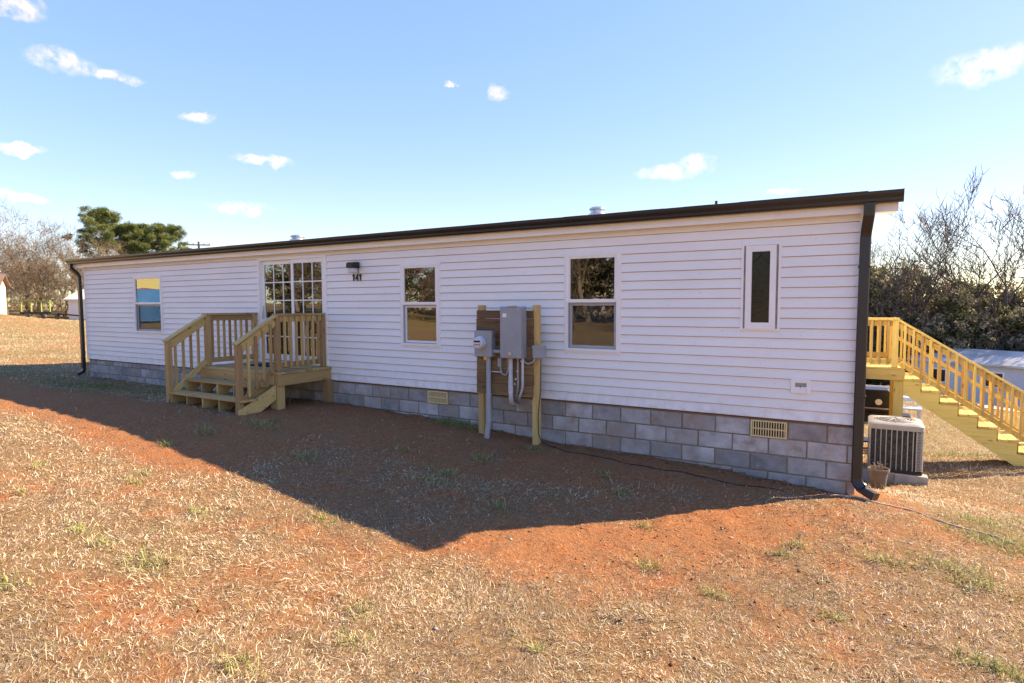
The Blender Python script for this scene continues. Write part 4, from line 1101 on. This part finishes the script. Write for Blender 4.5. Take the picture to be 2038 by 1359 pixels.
def put_tree(name, loc, meshes, s, rot, label, group, cat='tree', sz=None):
    o = empty(name, loc, label, cat, group); o.rotation_euler = (0, 0, rot); o.scale = (s, s, sz or s)
    for nm, me in meshes:
        c = bpy.data.objects.new(nm, me); COL.objects.link(c); c.parent = o
        if nm != 'trunk': c['kind'] = 'stuff'
    return o
bareA = [tree_meshes('bare%d' % i, grow_tree(20+i, 6.9, .17, (8, 6, 5, 5), .72, .22, .25, .011), M_bark_tan, M_twig_tan) for i in range(3)]
bareB = [tree_meshes('dark%d' % i, grow_tree(40+i, 9.6, .24, (7, 5, 5, 4), .66, .36, .28, .017, .13), M_bark_dark, M_bark_dark) for i in range(3)]
brushA = [tree_meshes('brush%d' % i, grow_tree(60+i, 3.6, .05, (9, 7, 6, 4), .9, .2, .05, .008, .25), M_twig_tan, M_twig_tan) for i in range(2)]
EG = [(.14,.155,.07), (.19,.195,.09), (.10,.115,.06), (.28,.235,.14), (.34,.28,.19), (.42,.37,.26)]
evA = []
for i in range(3):
    R = random.Random(80+i); lob = [(R.uniform(-1.6, 1.6), R.uniform(-1.6, 1.6), R.uniform(1.2, 7.2), R.uniform(1.2, 2.2), R.uniform(1.2, 2.2), R.uniform(.9, 1.6), R.uniform(.6, 1.2)) for _ in range(11)]
    lob += [(0, 0, 2.0, 2.4, 2.4, 1.8, 2.0)]
    sg = grow_tree(90+i, 8.0, .16, (7, 4, 3, 2), .7, .3, .1, .012); m1, m2 = tree_meshes('ev%d' % i, sg, M_bark_dark, M_bark_dark)
    evA.append([('trunk', m1), ('branches', m2), ('crown', leafy('evergreen', 100+i, 11000, lob, .13, EG))])
# pines
def pine(seed, H, base):
    R = random.Random(seed); segs = []; lob = []; p = Vector((0, 0, -.3)); d = Vector((R.gauss(0, .03), R.gauss(0, .03), 1)); n = 9
    pts = [p]
    for i in range(n):
        d = (d+Vector((R.gauss(0, .05), R.gauss(0, .05), .2))).normalized(); q = p+d*H/n; segs.append((*p, *q, .22*(1-i/n*.8), .22*(1-(i+1)/n*.8))); p = q; pts.append(p)
    small = []
    for k in range(24):
        t = base+(1-base)*(k+R.random())/24; i = min(int(t*n), n-1); q = pts[i].lerp(pts[i+1], t*n-i)
        a = k*2.4+R.uniform(-.4, .4); L = (2.9*(1-(t-base)/(1-base))**.6+.7)*R.uniform(.7, 1.15); dd = Vector((math.cos(a), math.sin(a), .22)); pp = q
        for j in range(4):
            dd = (dd+Vector((R.gauss(0, .15), R.gauss(0, .15), .10))).normalized(); e = pp+dd*L/4; small.append((*pp, *e, .05*(1-j/4)+.012, .05*(1-(j+1)/4)+.012)); pp = e
            if j >= 1: lob.append((pp.x+R.gauss(0, .2), pp.y+R.gauss(0, .2), pp.z+.12, .62, .62, .26, .5+.4*j))
    lob.append((*pts[-1], .8, .8, .5, 1.5))
    V, F = tubes_np(segs, 7); m1 = mesh_np('pine_trunk', V, F, True); m1.materials.append(M_bark_pine)
    V, F = tubes_np(small, 4); m2 = mesh_np('pine_limbs', V, F); m2.materials.append(M_bark_pine)
    cr = leafy('pine_crown', seed+1, 34000, lob, .10, [(.12,.17,.055), (.165,.205,.07), (.09,.125,.045), (.24,.27,.10)], .4, 1.9, .16, 1.9)
    return [('trunk', m1), ('limb', m2), ('crown', cr)]
pines = [pine(201, 11.0, .50), pine(207, 10.0, .48)]
def tm(pair): return [('trunk', pair[0]), ('crown', pair[1])]
tr = random.Random(17)
L_bare = 'bare tan winter tree in the wood beyond the left field'
for i, (x, y, s) in enumerate([(-60.5, 12.6, 1.02), (-58, 15.0, .92), (-61, 17.0, 1.0), (-56.8, 17.2, .86), (-59.5, 19.6, .95), (-63, 20.5, 1.05), (-57.8, 21.3, .82), (-61.5, 23.0, .93), (-66, 15.5, 1.15), (-67, 19, 1.1),
                               (-56.5, 13.0, .74), (-69, 23.5, 1.1), (-55.6, 19.5, .70), (-64.5, 11.0, 1.1), (-63.5, 25.2, .9)]):
    put_tree('bare_tree', (x, y, G(x, y)-.1), tm(bareA[i % 3]), s, tr.uniform(0, 6.28), L_bare, 'bare trees beyond the left field')
L_brush = 'tangled brown brush under the bare trees beyond the left field'
for i in range(16):
    x = -57.5+tr.uniform(-4, 1.6); y = 11.5+i*.78+tr.uniform(-.5, .5)
    put_tree('brush', (x, y, G(x, y)-.1), tm(brushA[i % 2]), tr.uniform(.8, 1.35), tr.uniform(0, 6.28), L_brush, 'brush beyond the left field', 'shrub')
for i, (x, y, s, lab) in enumerate([(-65.2, 25.0, .97, 'tallest green pine rising above the far end of the roof'), (-64.0, 27.6, .93, 'green pine with open crown right behind the roof end, middle of three'), (-62.0, 28.6, .86, 'shorter green pine nearest the utility pole of the three pines')]):
    put_tree('pine_tree', (x, y, G(x, y)-.1), pines[i % 2], s, .9+i*2.1, lab, None)
L_dark = 'tall dark bare tree rising above the thicket on the right'
for i, (x, y, s) in enumerate([(3.6, 37.5, .80), (5.4, 36.6, 1.0), (7.4, 37.6, 1.08), (10.0, 36.6, 1.06), (12.6, 37.0, 1.08), (15.0, 38, 1.1), (2.0, 39, .75)]):
    put_tree('dark_bare_tree', (x, y, G(x, y)-.1), tm(bareB[i % 3]), s, tr.uniform(0, 6.28), L_dark, 'dark bare trees on the right')
L_ev = 'dense dark olive evergreen bush tree in the thicket behind the trailer home'
for i, (x, y, s) in enumerate([(1.2, 39.0, 1.1), (3.0, 38.6, 1.15), (4.8, 39.2, 1.12), (6.6, 39.8, 1.1), (8.3, 40.2, 1.0), (10.2, 40.0, 1.0), (12.1, 39.5, .95), (14.3, 40.0, 1.05), (16.5, 41, 1.1), (4.0, 36.4, .86), (9.2, 36.6, .80), (11.6, 36.4, .80), (6.6, 36.6, .84), (2.4, 36.8, .9), (5.3, 36.2, .7), (8.0, 36.0, .66), (13.6, 36.8, .85)]):
    put_tree('evergreen_tree', (x, y, G(x, y)-.15), evA[i % 3], s, tr.uniform(0, 6.28), L_ev, 'evergreen thicket on the right')
L_br2 = 'grey brown leafless brush in front of the evergreen thicket on the right'
for i in range(7):
    x = 1.5+i*2.0+tr.uniform(-.5, .5); y = 38.0+tr.uniform(-.6, 2.2)
    put_tree('brush', (x, y, G(x, y)-.1), tm(brushA[i % 2]), tr.uniform(1.1, 1.9), tr.uniform(0, 6.28), L_br2, 'brush before the thicket', 'shrub')
# trees on the other side of the lot (they show in the window glass)
L_opp = 'bare tan tree across the lot, mirrored in the window panes'
for i, (x, y, s) in enumerate([(-19, -22, 1.2), (-23, -20, 1.1), (-16, -25, 1.3), (-28, -22, 1.25), (-21, -27, 1.4), (-12, -27, 1.3), (-8, -25, 1.2), (-4, -24, 1.15), (-32, -24, 1.4), (-26, -16.5, .9)]):
    put_tree('bare_tree', (x, y, G(x, y)-.1), tm(bareA[i % 3]), s, tr.uniform(0, 6.28), L_opp, 'bare trees across the lot')
for i in range(9):
    x = -30+i*3.4+tr.uniform(-1, 1); y = -17-tr.uniform(0, 5)
    put_tree('brush', (x, y, G(x, y)-.1), tm(brushA[i % 2]), tr.uniform(.7, 1.2), tr.uniform(0, 6.28), 'brown brush at the edge of the lot, mirrored in the window panes', 'brush across the lot', 'shrub')
L_opp2 = 'dark evergreen tree across the lot, mirrored in the window panes'
for i, (x, y, s) in enumerate([(-20.5, -25, 1.0), (-25, -24, 1.1), (-9.5, -28, 1.15), (-5.5, -28, 1.1), (-30, -19, .9), (-14, -30, 1.0), (-1, -27, 1.1)]):
    put_tree('evergreen_tree', (x, y, G(x, y)-.15), evA[i % 3], s, tr.uniform(0, 6.28), L_opp2, 'evergreen trees across the lot')

# ------------------------------------------------------------------ grass, weeds and stones
def blades(P, L, W_, az, el0, el1, cols, name, label, cat=None):
    """two-segment curved ribbons. P (n,2)"""
    n = len(P); z = gz(P[:, 0], P[:, 1])
    base = np.c_[P, z-.004]; h = np.c_[np.cos(az), np.sin(az)]
    def step(p, ln, el): return p+np.c_[h*(np.cos(el)*ln)[:, None], np.sin(el)*ln]
    mid = step(base, L*.5, el0); az2 = az+NR.normal(0, .5, n); h = np.c_[np.cos(az2), np.sin(az2)]; tip = step(mid, L*.5, el1)
    gt = gz(tip[:, 0], tip[:, 1])+.003; tip[:, 2] = np.maximum(tip[:, 2], gt)
    sd_ = np.c_[-np.sin(az), np.cos(az), NR.normal(0, .35, n)]; sd_ /= np.linalg.norm(sd_, axis=1)[:, None]; sd_ = sd_*(W_/2)[:, None]
    V = np.stack([base-sd_*.8, base+sd_*.8, mid-sd_, mid+sd_, tip], 1).reshape(-1, 3)
    k = (np.arange(n)*5)[:, None]
    F = np.concatenate([k+np.array([[0, 1, 3]]), k+np.array([[0, 3, 2]]), k+np.array([[2, 3, 4]])], 0).astype(np.int32)
    me = mesh_np(name, V, F)
    rgba = np.ones((n, 4)); rgba[:, :3] = cols; rgba = np.repeat(rgba, 5, 0)
    at = me.color_attributes.new('tint', 'FLOAT_COLOR', 'POINT'); at.data.foreach_set('color', rgba.ravel().astype(np.float32))
    me.materials.append(M_blade); o = bpy.data.objects.new(name, me); COL.objects.link(o); return tag(o, label, cat, kind='stuff')
def inhouse(x, y): return (x > HX0) & (x < HX1+.02) & (y > -.03) & (y < HD)
N0 = 1500000
th = NR.uniform(-1.62, .62, N0)                                  # bearing about the camera's ground point, from +Y
lo, hi, e = 1.3, 48.0, .42
rr = (lo**e+(hi**e-lo**e)*NR.rand(N0))**(1/e)
P = np.c_[2.75+rr*np.sin(th), -7.49+rr*np.cos(th)]
cv = cover(P[:, 0], P[:, 1]); gm = greenmask(P[:, 0], P[:, 1])
clump = fbm(P[:, 0]*7, P[:, 1]*7, 21, 2)
keep = (NR.rand(N0) < np.clip((cv*1.3*(.30+1.25*clump))**1.25+.02, 0, 1)) & ~inhouse(P[:, 0], P[:, 1])
P, rr, cv, gm, clump = P[keep], rr[keep], cv[keep], gm[keep], clump[keep]; n = len(P)
sc = np.clip((rr/4.0)**.45, .85, 3.2)
straw = np.array([(.74,.64,.47), (.82,.74,.58), (.60,.48,.32), (.48,.36,.22), (.68,.57,.40), (.31,.21,.12), (.40,.29,.17), (.58,.51,.40), (.24,.16,.09)])
pt = fbm(P[:, 0]*.8, P[:, 1]*.8, 41, 4)
cols = straw[NR.randint(0, len(straw), n)]*(.72+.5*NR.rand(n, 1))*np.clip(.42+1.12*pt, .5, 1.12)[:, None]
isg = (NR.rand(n) < .035+gm*.6)
gcol = np.array([(.20,.25,.07), (.15,.21,.05), (.26,.29,.11)])[NR.randint(0, 3, n)]*(.7+.5*NR.rand(n, 1))
cols = np.where(isg[:, None], gcol, cols)
Lb = (NR.gamma(2.6, .0110, n)*sc+.008)*(.55+.95*fbm(P[:, 0]*1.4, P[:, 1]*1.4, 44, 3))
comb = 1.9+1.3*(fbm(P[:, 0]*1.1, P[:, 1]*1.1, 31, 2)-.5)*6
az = np.where(NR.rand(n) < .45, comb+NR.normal(0, .6, n), NR.uniform(0, 6.28, n))
el0 = np.abs(NR.normal(.36, .38, n)); el1 = NR.normal(-.15, .7, n)
el0 = np.where(isg, np.abs(NR.normal(.9, .3, n)), el0); el1 = np.where(isg, NR.normal(.3, .4, n), el1)
blades(P, Lb, (.0019+.0026*NR.rand(n))*sc, az, el0, el1, cols, 'dry_grass', 'short dead straw coloured grass over the whole yard', 'grass')
# green tufts: x, y, radius
TUFT = [(-1.99,-5.03,.24), (-3.03,-5.06,.13), (-2.44,-5.79,.16), (-.31,-5.42,.15), (-5.29,-4.49,.12), (-5.01,-3.22,.12), (-2.66,-5.04,.14), (-1.64,-3.64,.16), (-2.74,-4.2,.14), (-4.14,-3.93,.1),
        (-4.77,-1.98,.3), (-1.44,-1.92,.2), (-1.38,-1.26,.18), (-1.36,-2.21,.2), (1.26,-2.75,.13), (3.45,-1.59,.26), (3.61,-1.81,.2), (3.88,.14,.28), (3.96,-.6,.35), (2.32,-1.82,.1), (2.99,-1.74,.2), (2.22,-2.07,.1),
        (1.84,-2.99,.1), (2.63,-2.88,.1), (0,-4.86,.12), (-.21,-4.58,.12), (1.05,-4.31,.06), (3.44,-3.01,.16), (3.61,-3.04,.16), (-3.96,-4.13,.12), (-4.48,-4.97,.1), (-1.0,-.55,.12), (-.4,-2.4,.13), (.5,-1.4,.12),
        (-5.1,-2.6,.2), (-3.2,-2.5,.2), (4.6,-1.2,.25), (4.4,.8,.3), (4.9,2.3,.3), (4.2,5.9,.4), (5.2,6.1,.5), (6.2,6.3,.5), (1.0,-2.0,.1), (.2,-1.0,.1), (-2.4,-1.6,.12)]
PP = []
for (x, y, r) in TUFT:
    m = int((2600*r*r**.5*1.6+30)*.42)
    q = NR.normal(0, .5, (m, 2))*r*np.array([1.2, .7]); PP.append(np.c_[x+q[:, 0], y+q[:, 1]])
q = NR.uniform(0, 1, (1700, 2)); PP.append(np.c_[-2.95+.85*q[:, 0], -.03-.26*q[:, 1]**1.5])          # weeds at the foot of the wall
P = np.concatenate(PP); P = P[~inhouse(P[:, 0], P[:, 1])]; n = len(P)
gcol = np.array([(.22,.28,.07), (.28,.33,.10), (.34,.36,.14), (.17,.22,.06), (.45,.40,.20), (.55,.45,.25)])[NR.randint(0, 6, n)]*(.7+.5*NR.rand(n, 1))
blades(P, NR.gamma(6, .012, n)+.02, .003+.003*NR.rand(n), NR.uniform(0, 6.28, n), np.abs(NR.normal(.85, .35, n)), NR.normal(.1, .5, n), gcol, 'green_weeds', 'small green tufts of weeds growing in the dead grass', 'weeds')
# crumbs of clay and pale litter
def pebbles(name, n, xy, smin, smax, mat, label, cat, sq=.6):
    ico = bmesh.new(); bmesh.ops.create_icosphere(ico, subdivisions=1, radius=1); iv = np.array([v.co[:] for v in ico.verts]); fi = np.array([[v.index for v in f.verts] for f in ico.faces]); ico.free()
    s = smin+(smax-smin)*NR.rand(n)**3; z = gz(xy[:, 0], xy[:, 1])
    sc3 = s[:, None]*np.c_[.6+.8*NR.rand(n), .6+.8*NR.rand(n), sq*(.6+.6*NR.rand(n))]
    V = iv[None]*sc3[:, None, :]*(1+.25*NR.normal(size=(n, len(iv), 1))); a = NR.uniform(0, 6.28, n); ca, sa = np.cos(a)[:, None], np.sin(a)[:, None]
    X = V[..., 0]*ca-V[..., 1]*sa; Y = V[..., 0]*sa+V[..., 1]*ca
    V = np.stack([X+xy[:, 0:1], Y+xy[:, 1:2], V[..., 2]+z[:, None]+.2*sc3[:, 2:3]], -1).reshape(-1, 3)
    F = (fi[None]+(np.arange(n)*len(iv))[:, None, None]).reshape(-1, 3).astype(np.int32)
    me = mesh_np(name, V, F); me.materials.append(mat); o = bpy.data.objects.new(name, me); COL.objects.link(o); return tag(o, label, cat, kind='stuff')
q = NR.rand(26000, 2); xy = np.c_[-9+13*q[:, 0], -5.5+5.5*q[:, 1]]; c = cover(xy[:, 0], xy[:, 1]); xy = xy[(NR.rand(len(xy)) < .06+(1-c)**2*.8) & (xy[:, 1] < -.03)]
pebbles('clay_clods', len(xy), xy, .002, .013, M_ground, 'small crumbs and clods of red clay on the bare soil', 'clods')
q = NR.rand(420, 2); xy = np.c_[-9+13*q[:, 0], -4.5+4.4*q[:, 1]]
pebbles('pale_litter', len(xy), xy, .003, .020, M_conc, 'pale chips and dry leaf bits scattered over the shaded soil', 'litter', .25)

q = NR.rand(900, 2); P = np.c_[-7+11*q[:, 0], -6.6+6.4*q[:, 1]]; n = len(P)
lc = np.array([(.22,.12,.06), (.30,.19,.10), (.16,.09,.05), (.40,.30,.19)])[NR.randint(0, 4, n)]*(.7+.5*NR.rand(n, 1))
blades(P, .018+.03*NR.rand(n), .010+.014*NR.rand(n), NR.uniform(0, 6.28, n), np.abs(NR.normal(.3, .25, n)), NR.normal(0, .5, n), lc, 'dead_leaves', 'brown dead leaf scraps lying in the grass', 'leaves')

q = NR.rand(1500, 2); xy = np.c_[-9+11.7*q[:, 0], -.035-.20*q[:, 1]**2]
pebbles('wall_rubble', len(xy), xy, .004, .034, M_ground, 'crumbled clay and mortar bits along the foot of the block wall', 'rubble')
